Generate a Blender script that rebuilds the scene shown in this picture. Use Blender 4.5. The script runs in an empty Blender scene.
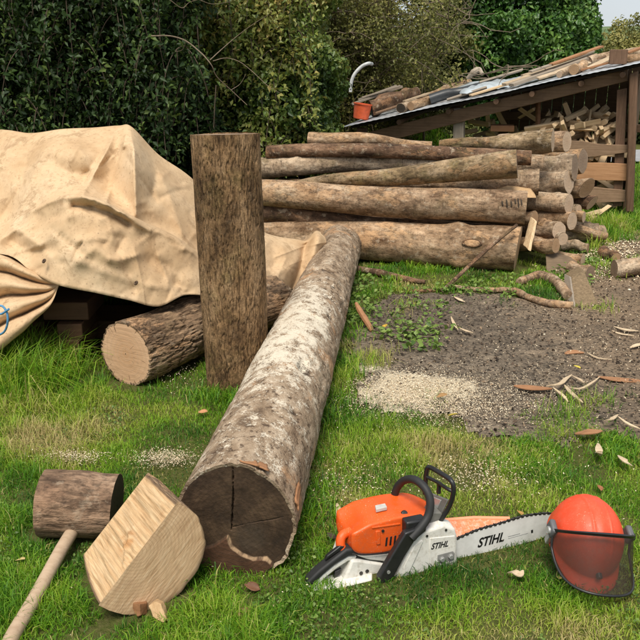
import bpy, bmesh, math, random
import numpy as np
from mathutils import Vector, Matrix, Quaternion

# ---------------------------------------------------------------- camera, sky, sun, exposure
scene = bpy.context.scene
CAM_H = 1.67
FPX = 800.0                                  # focal length in photo pixels (photo is 640 wide)
TH = math.atan(260 / FPX)                    # downward pitch
cam_d = bpy.data.cameras.new("camera")
cam = bpy.data.objects.new("camera", cam_d)
scene.collection.objects.link(cam)
cam.location = (0, 0, CAM_H)
cam.rotation_euler = (math.pi / 2 - TH, 0, 0)
cam_d.sensor_width = 36
cam_d.lens = 36 * FPX / 640
cam_d.clip_start = 0.05
cam_d.clip_end = 5000
scene.camera = cam

SUN_EL, SUN_AZ = math.radians(62), math.radians(-168)      # azimuth from +Y towards +X
world = bpy.data.worlds.new("World")
scene.world = world
world.use_nodes = True
wt = world.node_tree
wt.nodes.clear()
w_out = wt.nodes.new("ShaderNodeOutputWorld")
w_bg = wt.nodes.new("ShaderNodeBackground")
w_sky = wt.nodes.new("ShaderNodeTexSky")
w_sky.sky_type = 'NISHITA'
w_sky.sun_disc = False
w_sky.sun_elevation = SUN_EL
w_sky.sun_rotation = SUN_AZ
w_sky.air_density = 1.0
w_sky.dust_density = 2.0
w_co = wt.nodes.new("ShaderNodeTexCoord")
w_no = wt.nodes.new("ShaderNodeTexNoise")
w_no.inputs['Scale'].default_value = 2.2
w_no.inputs['Detail'].default_value = 6
w_ra = wt.nodes.new("ShaderNodeValToRGB")
w_ra.color_ramp.elements[0].position = 0.30
w_ra.color_ramp.elements[0].color = (0.55, 0.55, 0.55, 1)
w_ra.color_ramp.elements[1].position = 0.60
w_ra.color_ramp.elements[1].color = (0.9, 0.9, 0.9, 1)
w_mx = wt.nodes.new("ShaderNodeMix")
w_mx.data_type = 'RGBA'
w_mx.inputs[7].default_value = (6.0, 6.4, 6.8, 1)          # cloud brightness
wt.links.new(w_co.outputs['Generated'], w_no.inputs['Vector'])
wt.links.new(w_no.outputs['Fac'], w_ra.inputs['Fac'])
wt.links.new(w_ra.outputs['Color'], w_mx.inputs[0])
wt.links.new(w_sky.outputs['Color'], w_mx.inputs[6])
wt.links.new(w_mx.outputs[2], w_bg.inputs['Color'])
w_bg.inputs['Strength'].default_value = 0.065
wt.links.new(w_bg.outputs['Background'], w_out.inputs['Surface'])

sun_d = bpy.data.lights.new("sun", 'SUN')
sun_d.energy = 2.3
sun_d.angle = math.radians(24)
sun_d.color = (1.0, 0.935, 0.83)
sun = bpy.data.objects.new("sun", sun_d)
scene.collection.objects.link(sun)
_sd = Vector((math.sin(SUN_AZ) * math.cos(SUN_EL), math.cos(SUN_AZ) * math.cos(SUN_EL), math.sin(SUN_EL)))
sun.rotation_euler = _sd.to_track_quat('Z', 'Y').to_euler()

scene.view_settings.view_transform = 'Standard'
scene.view_settings.look = 'None'
scene.view_settings.exposure = 0.95
scene.view_settings.gamma = 1.0

# ---------------------------------------------------------------- helpers: rays, noise, meshes
C = scene.collection
cT, sT = math.cos(TH), math.sin(TH)

def ray(px, py):
    u = (px - 320) / FPX
    v = (py - 320) / FPX
    return np.array([u, cT - v * sT, -(sT + v * cT)])

def G(px, py, z=0.0):                        # point seen at a photo pixel, at height z
    d = ray(px, py)
    t = (z - CAM_H) / d[2]
    return np.array([0, 0, CAM_H]) + d * t

def P(px, py, Y):                            # point seen at a photo pixel, at distance Y
    d = ray(px, py)
    return np.array([0, 0, CAM_H]) + d * (Y / d[1])

def mpp(p):                                  # metres per photo pixel at a point
    p = np.asarray(p)
    return (p[1] * cT - (p[2] - CAM_H) * sT) / FPX

def _hash(ix, iy, iz, seed):
    h = (ix * 374761393 + iy * 668265263 + iz * 2147483647 + seed * 1274126177) & 0xffffffff
    h = ((h ^ (h >> 13)) * 1274126177) & 0xffffffff
    h = ((h ^ (h >> 15)) * 2246822519) & 0xffffffff
    return ((h ^ (h >> 16)) & 0xffff) / 65535.0

def vn(p, seed=0):                           # value noise 0..1
    p = np.asarray(p, float)
    i = np.floor(p).astype(np.int64)
    f = p - i
    f = f * f * (3 - 2 * f)
    out = 0
    for dx in (0, 1):
        wx = f[..., 0] if dx else 1 - f[..., 0]
        for dy in (0, 1):
            wy = f[..., 1] if dy else 1 - f[..., 1]
            for dz in (0, 1):
                wz = f[..., 2] if dz else 1 - f[..., 2]
                out = out + wx * wy * wz * _hash(i[..., 0] + dx, i[..., 1] + dy, i[..., 2] + dz, seed)
    return out

def fbm(p, seed=0, octv=4):
    p = np.asarray(p, float)
    s, a, tot = 0, 1.0, 0
    for k in range(octv):
        s = s + a * vn(p * (2 ** k), seed + k * 17)
        tot += a
        a *= 0.5
    return s / tot

def v3(x, y, z):
    return np.stack(np.broadcast_arrays(np.asarray(x, float), np.asarray(y, float), np.asarray(z, float)), -1)

def seg_dist(p, a, b):                       # distance of 2-D points to a segment
    a, b = np.asarray(a, float), np.asarray(b, float)
    d = b - a
    t = np.clip(((p - a) @ d) / max(d @ d, 1e-12), 0, 1)
    return np.linalg.norm(p - (a + t[..., None] * d), axis=-1), t

def line_dist(p, pts):
    best = None
    for a, b in zip(pts[:-1], pts[1:]):
        d, _ = seg_dist(p, a, b)
        best = d if best is None else np.minimum(best, d)
    return best

def poly_sd(p, poly):                        # signed distance to polygon, + inside
    poly = np.asarray(poly, float)
    n = len(poly)
    inside = np.zeros(p.shape[:-1], bool)
    best = np.full(p.shape[:-1], 1e9)
    for i in range(n):
        a, b = poly[i], poly[(i + 1) % n]
        d, _ = seg_dist(p, a, b)
        best = np.minimum(best, d)
        c = ((a[1] > p[..., 1]) != (b[1] > p[..., 1])) & \
            (p[..., 0] < (b[0] - a[0]) * (p[..., 1] - a[1]) / ((b[1] - a[1]) if b[1] != a[1] else 1e-12) + a[0])
        inside ^= c
    return np.where(inside, best, -best)

def smooth(x, a, b):
    t = np.clip((x - a) / (b - a), 0, 1)
    return t * t * (3 - 2 * t)

def tag(o, label=None, cat=None, group=None, kind=None):
    if label: o['label'] = label
    if cat: o['category'] = cat
    if group: o['group'] = group
    if kind: o['kind'] = kind
    return o

def empty(name, label, cat, loc=(0, 0, 0), group=None, M=None):
    o = bpy.data.objects.new(name, None)
    C.objects.link(o)
    o.empty_display_size = 0.1
    if M is not None:
        o.matrix_world = M
    else:
        o.location = loc
    return tag(o, label, cat, group)

def link(name, me, m, parent=None, M=None):
    o = bpy.data.objects.new(name, me)
    C.objects.link(o)
    if m is not None and len(me.materials) == 0:
        for mm in (m if isinstance(m, (list, tuple)) else [m]):
            me.materials.append(mm)
    if parent is not None:
        o.parent = parent
    if M is not None:
        if parent is not None: o.matrix_local = M
        else: o.matrix_world = M
    return o

def fin(o, bevel=0, seg=2, sub=0, smooth_deg=40):
    me = o.data
    me.polygons.foreach_set('use_smooth', np.ones(len(me.polygons), bool))
    if smooth_deg < 180:
        me.set_sharp_from_angle(angle=math.radians(smooth_deg))
    if sub:
        s = o.modifiers.new("sub", 'SUBSURF'); s.levels = sub; s.render_levels = sub
    if bevel:
        b = o.modifiers.new("bevel", 'BEVEL')
        b.width = bevel; b.segments = seg; b.limit_method = 'ANGLE'; b.angle_limit = math.radians(35)
        b.harden_normals = False
    return o

def np_mesh(name, verts, tris, attrs=None):  # fast triangle mesh
    me = bpy.data.meshes.new(name)
    nv, nt = len(verts), len(tris)
    me.vertices.add(nv)
    me.vertices.foreach_set('co', np.ascontiguousarray(verts, np.float32).ravel())
    me.loops.add(nt * 3)
    me.loops.foreach_set('vertex_index', np.ascontiguousarray(tris, np.int32).ravel())
    me.polygons.add(nt)
    me.polygons.foreach_set('loop_start', np.arange(0, nt * 3, 3, dtype=np.int32))
    me.polygons.foreach_set('loop_total', np.full(nt, 3, np.int32))
    for k, a in (attrs or {}).items():
        at = me.attributes.new(k, 'FLOAT', 'POINT')
        at.data.foreach_set('value', np.ascontiguousarray(a, np.float32))
    me.update(calc_edges=True)
    return me

def grid_mesh(name, Pg, closed_u=False, attrs=None, smooth_=True):
    nu, nv = Pg.shape[:2]
    idx = np.arange(nu * nv).reshape(nu, nv)
    if closed_u:
        a = idx; b = np.roll(idx, -1, 0)
    else:
        a = idx[:-1]; b = idx[1:]
    A, B, Cc, D = a[:, :-1], b[:, :-1], b[:, 1:], a[:, 1:]
    t = np.concatenate([np.stack([A, B, Cc], -1).reshape(-1, 3), np.stack([A, Cc, D], -1).reshape(-1, 3)])
    me = np_mesh(name, Pg.reshape(-1, 3), t, attrs)
    if smooth_:
        me.polygons.foreach_set('use_smooth', np.ones(len(me.polygons), bool))
    return me

class MB:                                    # collects shapes into ONE mesh
    def __init__(s):
        s.v, s.f = [], []
    def add(s, v, f):
        o = len(s.v)
        s.v += [tuple(float(c) for c in p) for p in v]
        s.f += [tuple(i + o for i in q) for q in f]
        return s
    def box(s, c, size, R=None):
        h = np.array(size) / 2
        v = np.array([[x, y, z] for x in (-1, 1) for y in (-1, 1) for z in (-1, 1)]) * h
        if R is not None: v = v @ np.array(R).T
        v = v + np.array(c)
        return s.add(v, [(0, 1, 3, 2), (4, 6, 7, 5), (0, 4, 5, 1), (2, 3, 7, 6), (0, 2, 6, 4), (1, 5, 7, 3)])
    def tube(s, pts, r, n=8, cap=True):
        pts = np.array(pts, float)
        m = len(pts)
        r = np.broadcast_to(np.asarray(r, float), (m,))
        t = np.gradient(pts, axis=0)
        t /= np.linalg.norm(t, axis=1)[:, None] + 1e-12
        up = np.array([0, 0, 1.0]) if abs(t[0][2]) < 0.9 else np.array([1.0, 0, 0])
        rings = []
        x = np.cross(up, t[0])
        for k in range(m):
            x = x - t[k] * (x @ t[k])
            x = x / (np.linalg.norm(x) + 1e-12)
            y = np.cross(t[k], x)
            a = np.arange(n) / n * 2 * math.pi
            rings.append(pts[k] + r[k] * (np.cos(a)[:, None] * x + np.sin(a)[:, None] * y))
        v = np.concatenate(rings)
        f = []
        for k in range(m - 1):
            for i in range(n):
                j = (i + 1) % n
                f.append((k * n + i, k * n + j, (k + 1) * n + j, (k + 1) * n + i))
        if cap:
            f.append(tuple(range(n - 1, -1, -1)))
            f.append(tuple((m - 1) * n + i for i in range(n)))
        return s.add(v, f)
    def prism(s, poly, fn0, fn1):            # fn maps 2-D -> 3-D for the two faces
        n = len(poly)
        v = [fn0(*p) for p in poly] + [fn1(*p) for p in poly]
        f = [tuple(range(n)), tuple(range(2 * n - 1, n - 1, -1))]
        for i in range(n):
            j = (i + 1) % n
            f.append((i, i + n, j + n, j))
        return s.add(v, f)
    def build(s, name, m, parent=None, M=None, **kw):
        me = bpy.data.meshes.new(name)
        me.from_pydata(s.v, [], s.f)
        bm = bmesh.new(); bm.from_mesh(me)
        bmesh.ops.recalc_face_normals(bm, faces=bm.faces)
        bm.to_mesh(me); bm.free()
        o = link(name, me, m, parent, M)
        return fin(o, **kw)

def spline(pts, n=8):                        # Catmull-Rom through points (any dimension)
    pts = [np.array(p, float) for p in pts]
    pts = [2 * pts[0] - pts[1]] + pts + [2 * pts[-1] - pts[-2]]
    out = []
    for i in range(1, len(pts) - 2):
        a, b, c, d = pts[i - 1:i + 3]
        for k in range(n):
            t = k / n
            out.append(0.5 * (2 * b + (c - a) * t + (2 * a - 5 * b + 4 * c - d) * t * t + (3 * b - a - 3 * c + d) * t ** 3))
    out.append(pts[-2])
    return np.array(out)

def basis(x, y, z, o):
    M = Matrix.Identity(4)
    for i in range(3):
        M[i][0], M[i][1], M[i][2], M[i][3] = float(x[i]), float(y[i]), float(z[i]), float(o[i])
    return M

def axis_frame(p0, p1, up=(0, 0, 1)):
    p0, p1 = np.asarray(p0, float), np.asarray(p1, float)
    z = (p1 - p0) / np.linalg.norm(p1 - p0)
    up = np.asarray(up, float)
    if abs(z @ up) > 0.95: up = np.array([0, 1.0, 0])
    x = np.cross(up, z); x /= np.linalg.norm(x)
    y = np.cross(z, x)
    return basis(x, y, z, p0), np.linalg.norm(p1 - p0)

# ---------------------------------------------------------------- materials
class NT:
    def __init__(s, name):
        s.m = bpy.data.materials.new(name)
        s.m.use_nodes = True
        s.t = s.m.node_tree
        s.t.nodes.clear()
        s.out = s.t.nodes.new("ShaderNodeOutputMaterial")
        s.b = s.t.nodes.new("ShaderNodeBsdfPrincipled")
        s.l(s.b.outputs[0], s.out.inputs[0])
        s._obj = None
    def l(s, a, b):
        s.t.links.new(a, b)
    def n(s, ty):
        return s.t.nodes.new(ty)
    def inp(s, sock, v):
        if hasattr(v, 'is_output') or isinstance(v, bpy.types.NodeSocket): s.l(v, sock)
        elif isinstance(v, (tuple, list)) and len(v) == 3 and sock.type == 'RGBA': sock.default_value = (*v, 1)
        else: sock.default_value = v
    def obj(s):
        if s._obj is None: s._obj = s.n("ShaderNodeTexCoord").outputs['Object']
        return s._obj
    def rnd(s):
        return s.n("ShaderNodeObjectInfo").outputs['Random']
    def attr(s, name):
        a = s.n("ShaderNodeAttribute"); a.attribute_name = name
        return a.outputs['Fac']
    def mapp(s, vec, scale=(1, 1, 1), loc=None):
        m = s.n("ShaderNodeMapping")
        s.l(vec, m.inputs['Vector'])
        s.inp(m.inputs['Scale'], scale)
        if loc is not None: s.inp(m.inputs['Location'], loc)
        return m.outputs[0]
    def noise(s, vec, scale, detail=4, rough=0.55, dist=0):
        m = s.n("ShaderNodeTexNoise")
        s.l(vec, m.inputs['Vector'])
        m.inputs['Scale'].default_value = scale
        m.inputs['Detail'].default_value = detail
        m.inputs['Roughness'].default_value = rough
        m.inputs['Distortion'].default_value = dist
        return m.outputs['Fac']
    def vor(s, vec, scale, feature='F1', out='Distance', rand=1):
        m = s.n("ShaderNodeTexVoronoi")
        m.feature = feature
        s.l(vec, m.inputs['Vector'])
        m.inputs['Scale'].default_value = scale
        m.inputs['Randomness'].default_value = rand
        return m.outputs[out]
    def ramp(s, fac, stops):
        r = s.n("ShaderNodeValToRGB")
        e = r.color_ramp.elements
        while len(e) < len(stops): e.new(0.5)
        for i, (p, c) in enumerate(stops):
            e[i].position = p
            e[i].color = (c, c, c, 1) if isinstance(c, (int, float)) else (*c, 1)
        s.l(fac, r.inputs['Fac'])
        return r.outputs['Color']
    def mix(s, fac, a, b, mode='MIX'):
        m = s.n("ShaderNodeMix"); m.data_type = 'RGBA'; m.blend_type = mode
        s.inp(m.inputs[0], fac); s.inp(m.inputs[6], a); s.inp(m.inputs[7], b)
        return m.outputs[2]
    def math(s, op, a, b=0.0, c=0.0):
        m = s.n("ShaderNodeMath"); m.operation = op
        s.inp(m.inputs[0], a); s.inp(m.inputs[1], b); s.inp(m.inputs[2], c)
        return m.outputs[0]
    def xyz(s, vec):
        m = s.n("ShaderNodeSeparateXYZ"); s.l(vec, m.inputs[0])
        return m.outputs
    def vadd(s, vec, v):
        m = s.n("ShaderNodeVectorMath"); m.operation = 'ADD'
        s.l(vec, m.inputs[0]); s.inp(m.inputs[1], v)
        return m.outputs[0]
    def rvec(s, k=37.0):                     # object coords shifted by a per-object random
        r = s.math('MULTIPLY', s.rnd(), k)
        return s.vadd(s.obj(), r)
    def bump(s, h, strength=0.5, dist=0.01):
        m = s.n("ShaderNodeBump")
        m.inputs['Strength'].default_value = strength
        m.inputs['Distance'].default_value = dist
        s.l(h, m.inputs['Height'])
        s.l(m.outputs[0], s.b.inputs['Normal'])
        return m
    def done(s, col, rough=0.8, spec=0.3, metal=0.0):
        s.inp(s.b.inputs['Base Color'], col)
        s.inp(s.b.inputs['Roughness'], rough)
        s.b.inputs['Specular IOR Level'].default_value = spec
        s.b.inputs['Metallic'].default_value = metal
        return s.m

def plain(name, col, rough=0.6, spec=0.4, metal=0.0, var=0.25, scale=30, bump=0.15, dirt=None):
    N = NT(name)
    v = N.rvec()
    a = N.noise(v, scale, 5, 0.65)
    c = N.mix(N.ramp(a, [(0.3, 0.0), (0.75, 1.0)]), tuple(x * (1 - var) for x in col), tuple(min(1, x * (1 + var * 0.6)) for x in col))
    if dirt:
        c = N.mix(N.ramp(N.noise(v, scale * 0.35, 6, 0.7), [(0.46, 0.0), (0.72, 0.85)]), c, dirt)
    if bump: N.bump(a, bump, 0.003)
    return N.done(c, rough, spec, metal)

def bark_mat(name, dark, mid, light, fiss=0.0, ring=0.0, lich=0.25, moss=0.15, bump=0.7, mosscol=(0.13, 0.13, 0.04), wet=0.0, scale=1.0, peel=0.0, peelcol=(0.40, 0.25, 0.13), blot=0.5, groove=False):
    N = NT(name)
    v = N.rvec()
    a = N.noise(N.mapp(v, (1, 1, 0.45)), 9 * scale, 6, 0.65)
    col = N.ramp(a, [(0.33, dark), (0.5, mid), (0.66, light)])
    big = N.noise(v, 2.3, 3, 0.5)
    col = N.mix(N.ramp(big, [(0.35, 0.75), (0.65, 1.15)]), (0, 0, 0), col)
    h = a
    if fiss > 0:
        f = N.noise(N.mapp(v, (1, 1, 0.17)), 95 * scale, 3, 0.55, 0.4)
        col = N.mix(N.math('MULTIPLY', N.ramp(f, [(0.38, 1.0), (0.48, 0.0)]), fiss), col, tuple(x * 0.25 for x in dark))
        h = N.math('ADD', N.math('MULTIPLY', f, 1.5), N.math('MULTIPLY', a, 0.4))
    if ring > 0:
        g = N.noise(N.mapp(v, (0.16, 0.16, 1)), 70 * scale, 3, 0.6)
        col = N.mix(N.math('MULTIPLY', N.ramp(g, [(0.58, 0.0), (0.72, 1.0)]), ring), col, tuple(x * 0.45 for x in dark))
        h = N.math('SUBTRACT', h, N.math('MULTIPLY', g, 0.6))
    k = N.noise(v, 15, 5, 0.7)
    col = N.mix(N.math('MULTIPLY', N.ramp(k, [(0.56, 0.0), (0.64, 1.0)]), lich), col, (0.42, 0.38, 0.30))
    k2 = N.noise(v, 5, 5, 0.7)
    col = N.mix(N.math('MULTIPLY', N.ramp(k2, [(0.52, 0.0), (0.66, 1.0)]), moss), col, mosscol)
    if peel > 0:
        pk = N.noise(N.mapp(v, (1, 1, 0.55)), 4.2, 6, 0.72, 0.4)
        pm = N.ramp(pk, [(0.53, 0.0), (0.565, 1.0)])
        col = N.mix(N.math('MULTIPLY', pm, peel), col, peelcol)
        h = N.math('SUBTRACT', h, N.math('MULTIPLY', pm, 0.35))
    k3 = N.noise(v, 3.6, 5, 0.75)
    col = N.mix(N.ramp(k3, [(0.57, 0.0), (0.64, blot)]), col, tuple(x * 0.6 for x in dark))
    fg = N.noise(N.mapp(v, (1, 1, 0.6)), 42, 6, 0.75)
    col = N.mix(1.0, col, N.ramp(fg, [(0.36, 0.48), (0.5, 1.0), (0.66, 1.28)]), 'MULTIPLY')
    h = N.math('ADD', h, N.math('MULTIPLY', fg, 0.7))
    if groove:
        col = N.mix(N.math('MULTIPLY', N.attr('groove'), 0.6), col, tuple(x * 0.35 for x in dark))
    col = N.mix(1.0, col, (1.10, 0.985, 0.90), 'MULTIPLY')
    fine = N.noise(v, 120, 3, 0.6)
    h = N.math('ADD', h, N.math('MULTIPLY', fine, 0.25))
    N.bump(h, bump, 0.012)
    return N.done(col, 0.85 - wet * 0.4, 0.25)

def grain_mat(name, core, outer, ring_dark=0.58, saw=0.45, rough=0.75, scale=1.0, stain=None):
    """end grain: growth rings round local z, radial checks, saw marks"""
    N = NT(name)
    o = N.obj()
    v = N.rvec()
    d = N.noise(v, 7, 3, 0.5)
    x, y, z = N.xyz(o)
    r = N.math('SQRT', N.math('ADD', N.math('MULTIPLY', x, x), N.math('MULTIPLY', y, y)))
    r2 = N.math('ADD', r, N.math('MULTIPLY', N.math('SUBTRACT', d, 0.5), 0.05))
    w = N.math('SINE', N.math('MULTIPLY', r2, 720 * scale))
    w2 = N.math('SINE', N.math('MULTIPLY', r2, 233 * scale))
    rg = N.math('ADD', N.math('MULTIPLY', w, 0.22), N.math('MULTIPLY', w2, 0.28))
    base = N.mix(N.ramp(N.math('ADD', r2, N.math('MULTIPLY', d, 0.05)), [(0.03, 0.0), (0.2, 1.0)]), core, outer)
    base = N.mix(N.ramp(rg, [(0.0, 0.0), (0.5, 1.0)]), base, tuple(c * ring_dark for c in outer))
    s = N.noise(N.mapp(v, (3, 60, 3)), 2.0, 4, 0.7, 0.4)
    base = N.mix(N.math('MULTIPLY', N.ramp(s, [(0.45, 0.0), (0.7, 1.0)]), saw), base, tuple(c * 0.6 for c in core))
    big = N.noise(v, 6, 5, 0.65)
    base = N.mix(N.ramp(big, [(0.35, 0.0), (0.7, 0.65)]), base, stain or tuple(c * 0.55 for c in outer))
    ang = N.math('ARCTAN2', y, x)
    cr = N.n("ShaderNodeCombineXYZ")
    N.l(N.math('MULTIPLY', ang, 7.0), cr.inputs[0]); N.l(N.math('MULTIPLY', r, 6.0), cr.inputs[1])
    ck = N.noise(cr.outputs[0], 1.6, 2, 0.5)
    base = N.mix(N.ramp(ck, [(0.66, 0.0), (0.70, 0.8)]), base, tuple(c * 0.2 for c in core))
    N.bump(N.math('ADD', s, N.math('MULTIPLY', rg, 0.3)), 0.35, 0.004)
    return N.done(base, rough, 0.2)

def wood_mat(name, a, b, axis=2, scale=1.0, rough=0.7, stain=(0.1, 0.07, 0.04), stain_amt=0.4, bump=0.4):
    """sawn or split wood, grain along a local axis"""
    N = NT(name)
    v = N.rvec()
    sc = [26, 26, 26]; sc[axis] = 1.3
    f = N.noise(N.mapp(v, tuple(sc)), 2.2 * scale, 6, 0.7, 0.3)
    col = N.ramp(f, [(0.25, a), (0.7, b)])
    col = N.mix(N.math('MULTIPLY', N.ramp(N.noise(v, 7, 5, 0.7), [(0.48, 0.0), (0.72, 1.0)]), stain_amt), col, stain)
    col = N.mix(N.math('MULTIPLY', N.rnd(), 0.35), col, tuple(x * 0.5 for x in a))
    N.bump(f, bump, 0.006)
    return N.done(col, rough, 0.25)

def leaf_mat(name, stops, rough=0.45, trans=0.3, spec=0.4):
    N = NT(name)
    col = N.ramp(N.attr('tint'), stops)
    N.done(col, rough, spec)
    tr = N.n("ShaderNodeBsdfTranslucent")
    N.l(N.mix(0.5, col, (0.5, 0.7, 0.1), 'MULTIPLY'), tr.inputs['Color'])
    N.l(N.mix(0.0, col, col), tr.inputs['Color'])
    mx = N.n("ShaderNodeMixShader")
    mx.inputs[0].default_value = trans
    N.l(N.b.outputs[0], mx.inputs[1]); N.l(tr.outputs[0], mx.inputs[2])
    N.l(mx.outputs[0], N.out.inputs[0])
    return N.m

# bark and wood
BK_BEECH = bark_mat("bark_beech", (0.085, 0.052, 0.03), (0.27, 0.20, 0.135), (0.45, 0.365, 0.265), ring=0.6, lich=0.55, moss=0.15, peel=0.5, peelcol=(0.42, 0.285, 0.165))
BK_WARM = bark_mat("bark_warm", (0.095, 0.053, 0.026), (0.285, 0.205, 0.13), (0.46, 0.355, 0.245), ring=0.45, lich=0.45, moss=0.1, peel=0.6, peelcol=(0.46, 0.31, 0.175))
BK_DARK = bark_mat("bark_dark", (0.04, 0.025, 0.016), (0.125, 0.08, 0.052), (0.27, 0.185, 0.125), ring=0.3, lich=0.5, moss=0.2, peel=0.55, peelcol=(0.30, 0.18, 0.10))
BK_PALE = bark_mat("bark_pale", (0.10, 0.078, 0.054), (0.31, 0.25, 0.18), (0.50, 0.43, 0.33), ring=0.8, lich=0.75, moss=0.25, peel=0.35, peelcol=(0.36, 0.25, 0.155))
BK_OLIVE = bark_mat("bark_olive", (0.06, 0.043, 0.022), (0.20, 0.155, 0.09), (0.36, 0.29, 0.195), ring=0.5, lich=0.5, moss=0.35, peel=0.4, peelcol=(0.33, 0.205, 0.11))
BK_TRUNK = bark_mat("bark_fissured", (0.085, 0.052, 0.025), (0.22, 0.145, 0.075), (0.34, 0.24, 0.14), fiss=0.25, lich=0.08, moss=0.3, bump=0.9, blot=0.25, groove=True)
BK_ROUGH = bark_mat("bark_rough", (0.09, 0.062, 0.04), (0.25, 0.18, 0.115), (0.43, 0.33, 0.225), groove=True, fiss=0.3, lich=0.3, moss=0.1, bump=1.0, scale=0.55, peel=0.5, peelcol=(0.50, 0.33, 0.19))
BK_MALLET = bark_mat("bark_mallet", (0.05, 0.032, 0.022), (0.20, 0.14, 0.095), (0.38, 0.285, 0.21), fiss=0.5, lich=0.25, moss=0.0, bump=0.6, scale=0.7, peel=0.3, peelcol=(0.25, 0.16, 0.105))
EN_FRESH = grain_mat("end_grain_fresh", (0.36, 0.22, 0.12), (0.53, 0.37, 0.23), stain=(0.33, 0.2, 0.11))
EN_TAN = grain_mat("end_grain_tan", (0.52, 0.30, 0.16), (0.66, 0.43, 0.27), ring_dark=0.8, saw=0.55, stain=(0.50, 0.30, 0.17))
EN_PALE = grain_mat("end_grain_pale", (0.50, 0.34, 0.22), (0.70, 0.53, 0.38))
EN_GREY = grain_mat("end_grain_grey", (0.25, 0.165, 0.11), (0.40, 0.29, 0.205))
EN_DARK = grain_mat("end_grain_dark", (0.035, 0.028, 0.02), (0.075, 0.055, 0.038), saw=0.4, stain=(0.03, 0.024, 0.018))
WD_FRESH = wood_mat("split_wood_fresh", (0.42, 0.25, 0.12), (0.66, 0.46, 0.26), stain=(0.36, 0.2, 0.09), stain_amt=0.35)
WD_PALE = wood_mat("split_wood_pale", (0.48, 0.32, 0.17), (0.76, 0.58, 0.37), stain_amt=0.15, stain=(0.3, 0.2, 0.1))
WD_RED = wood_mat("sawn_board_reddish", (0.26, 0.12, 0.055), (0.42, 0.215, 0.105), axis=0, stain=(0.12, 0.06, 0.03))
WD_BROWN = wood_mat("weathered_board", (0.13, 0.075, 0.042), (0.26, 0.16, 0.095), axis=0, stain=(0.07, 0.045, 0.03))
WD_BROWNZ = wood_mat("weathered_post", (0.10, 0.055, 0.032), (0.22, 0.13, 0.08), axis=2, stain=(0.05, 0.035, 0.025))
WD_GREY = wood_mat("grey_wood", (0.25, 0.2, 0.15), (0.46, 0.39, 0.31), axis=2, stain=(0.16, 0.12, 0.09))
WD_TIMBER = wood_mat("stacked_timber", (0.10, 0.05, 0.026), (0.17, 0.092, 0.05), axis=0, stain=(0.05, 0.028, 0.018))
WD_HANDLE = wood_mat("handle_wood", (0.36, 0.25, 0.16), (0.52, 0.39, 0.27), stain=(0.2, 0.12, 0.08), stain_amt=0.35, rough=0.55, bump=0.15)
# ---------------------------------------------------------------- the ground
def hz(x, y):
    p = v3(x, y, 0)
    near = np.exp(-(np.asarray(y) / 30.0) ** 2)
    return (0.045 * (fbm(p * 0.9, 3, 3) - 0.5) + 0.018 * (fbm(p * 7, 5, 3) - 0.5)) * near

def XY(pts):
    return [G(a, b)[:2] for a, b in pts]

DIRT = XY([(352, 398), (350, 365), (358, 330), (366, 306), (392, 296), (430, 293), (470, 294), (508, 296), (545, 305), (570, 300), (588, 272),
           (600, 250), (622, 238), (720, 236), (900, 300), (900, 475), (720, 455), (640, 434), (600, 428), (560, 434), (520, 436), (476, 428), (430, 416), (385, 416)])
DUST = XY([(362, 384), (385, 374), (430, 376), (470, 388), (474, 402), (440, 412), (395, 410), (366, 400)])
PALE_LANE = XY([(560, 262), (600, 240), (640, 236), (720, 240), (720, 300), (620, 290), (590, 285)])

def dirt_sd(x, y):
    p = np.stack([x, y], -1)
    return poly_sd(p, DIRT) + 0.4 * (fbm(v3(x * 2.2, y * 2.2, 0), 21, 5) - 0.5)

def soil_material():
    N = NT("lawn_soil")
    v = N.obj()
    a = N.noise(v, 5, 6, 0.7)
    b = N.noise(v, 55, 5, 0.7)
    c = N.ramp(a, [(0.3, (0.06, 0.065, 0.018)), (0.55, (0.085, 0.105, 0.022)), (0.75, (0.15, 0.14, 0.045))])
    c = N.mix(N.ramp(b, [(0.4, 0.0), (0.7, 0.6)]), c, (0.16, 0.13, 0.06))
    N.bump(N.math('ADD', b, a), 0.8, 0.03)
    return N.done(c, 0.95, 0.1)

def dirt_material():
    N = NT("yard_dirt")
    v = N.obj()
    a = N.noise(v, 1.1, 5, 0.6)
    b = N.noise(v, 9, 6, 0.75)
    f = N.noise(v, 90, 4, 0.7)
    c = N.ramp(b, [(0.28, (0.075, 0.060, 0.045)), (0.5, (0.20, 0.158, 0.115)), (0.75, (0.36, 0.285, 0.205))])
    tan = N.ramp(N.math('ADD', N.attr('lane'), N.math('MULTIPLY', N.math('SUBTRACT', b, 0.5), 0.9)), [(0.25, 0.0), (0.75, 0.8)])
    c = N.mix(tan, c, (0.36, 0.25, 0.155))
    c = N.mix(N.ramp(a, [(0.42, 0.0), (0.62, 0.5)]), c, (0.10, 0.078, 0.058))
    cell = N.vor(v, 75, out='Color')
    sp = N.n("ShaderNodeSeparateColor"); N.l(cell, sp.inputs[0])
    c = N.mix(N.ramp(sp.outputs[0], [(0.86, 0.0), (0.9, 0.5)]), c, (0.33, 0.25, 0.17))
    c = N.mix(N.ramp(sp.outputs[1], [(0.85, 0.0), (0.88, 0.8)]), c, (0.03, 0.024, 0.02))
    dm = N.ramp(N.math('ADD', N.attr('dust'), N.math('ADD', N.math('MULTIPLY', N.math('SUBTRACT', f, 0.5), 1.6), N.math('MULTIPLY', N.math('SUBTRACT', b, 0.5), 1.6))), [(0.38, 0.0), (0.62, 0.95)])
    c = N.mix(dm, c, (0.72, 0.62, 0.45))
    N.bump(N.math('ADD', N.math('MULTIPLY', f, 0.6), N.math('ADD', b, N.math('MULTIPLY', N.vor(v, 60), 0.7))), 0.9, 0.03)
    return N.done(c, 0.95, 0.15)

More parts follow.
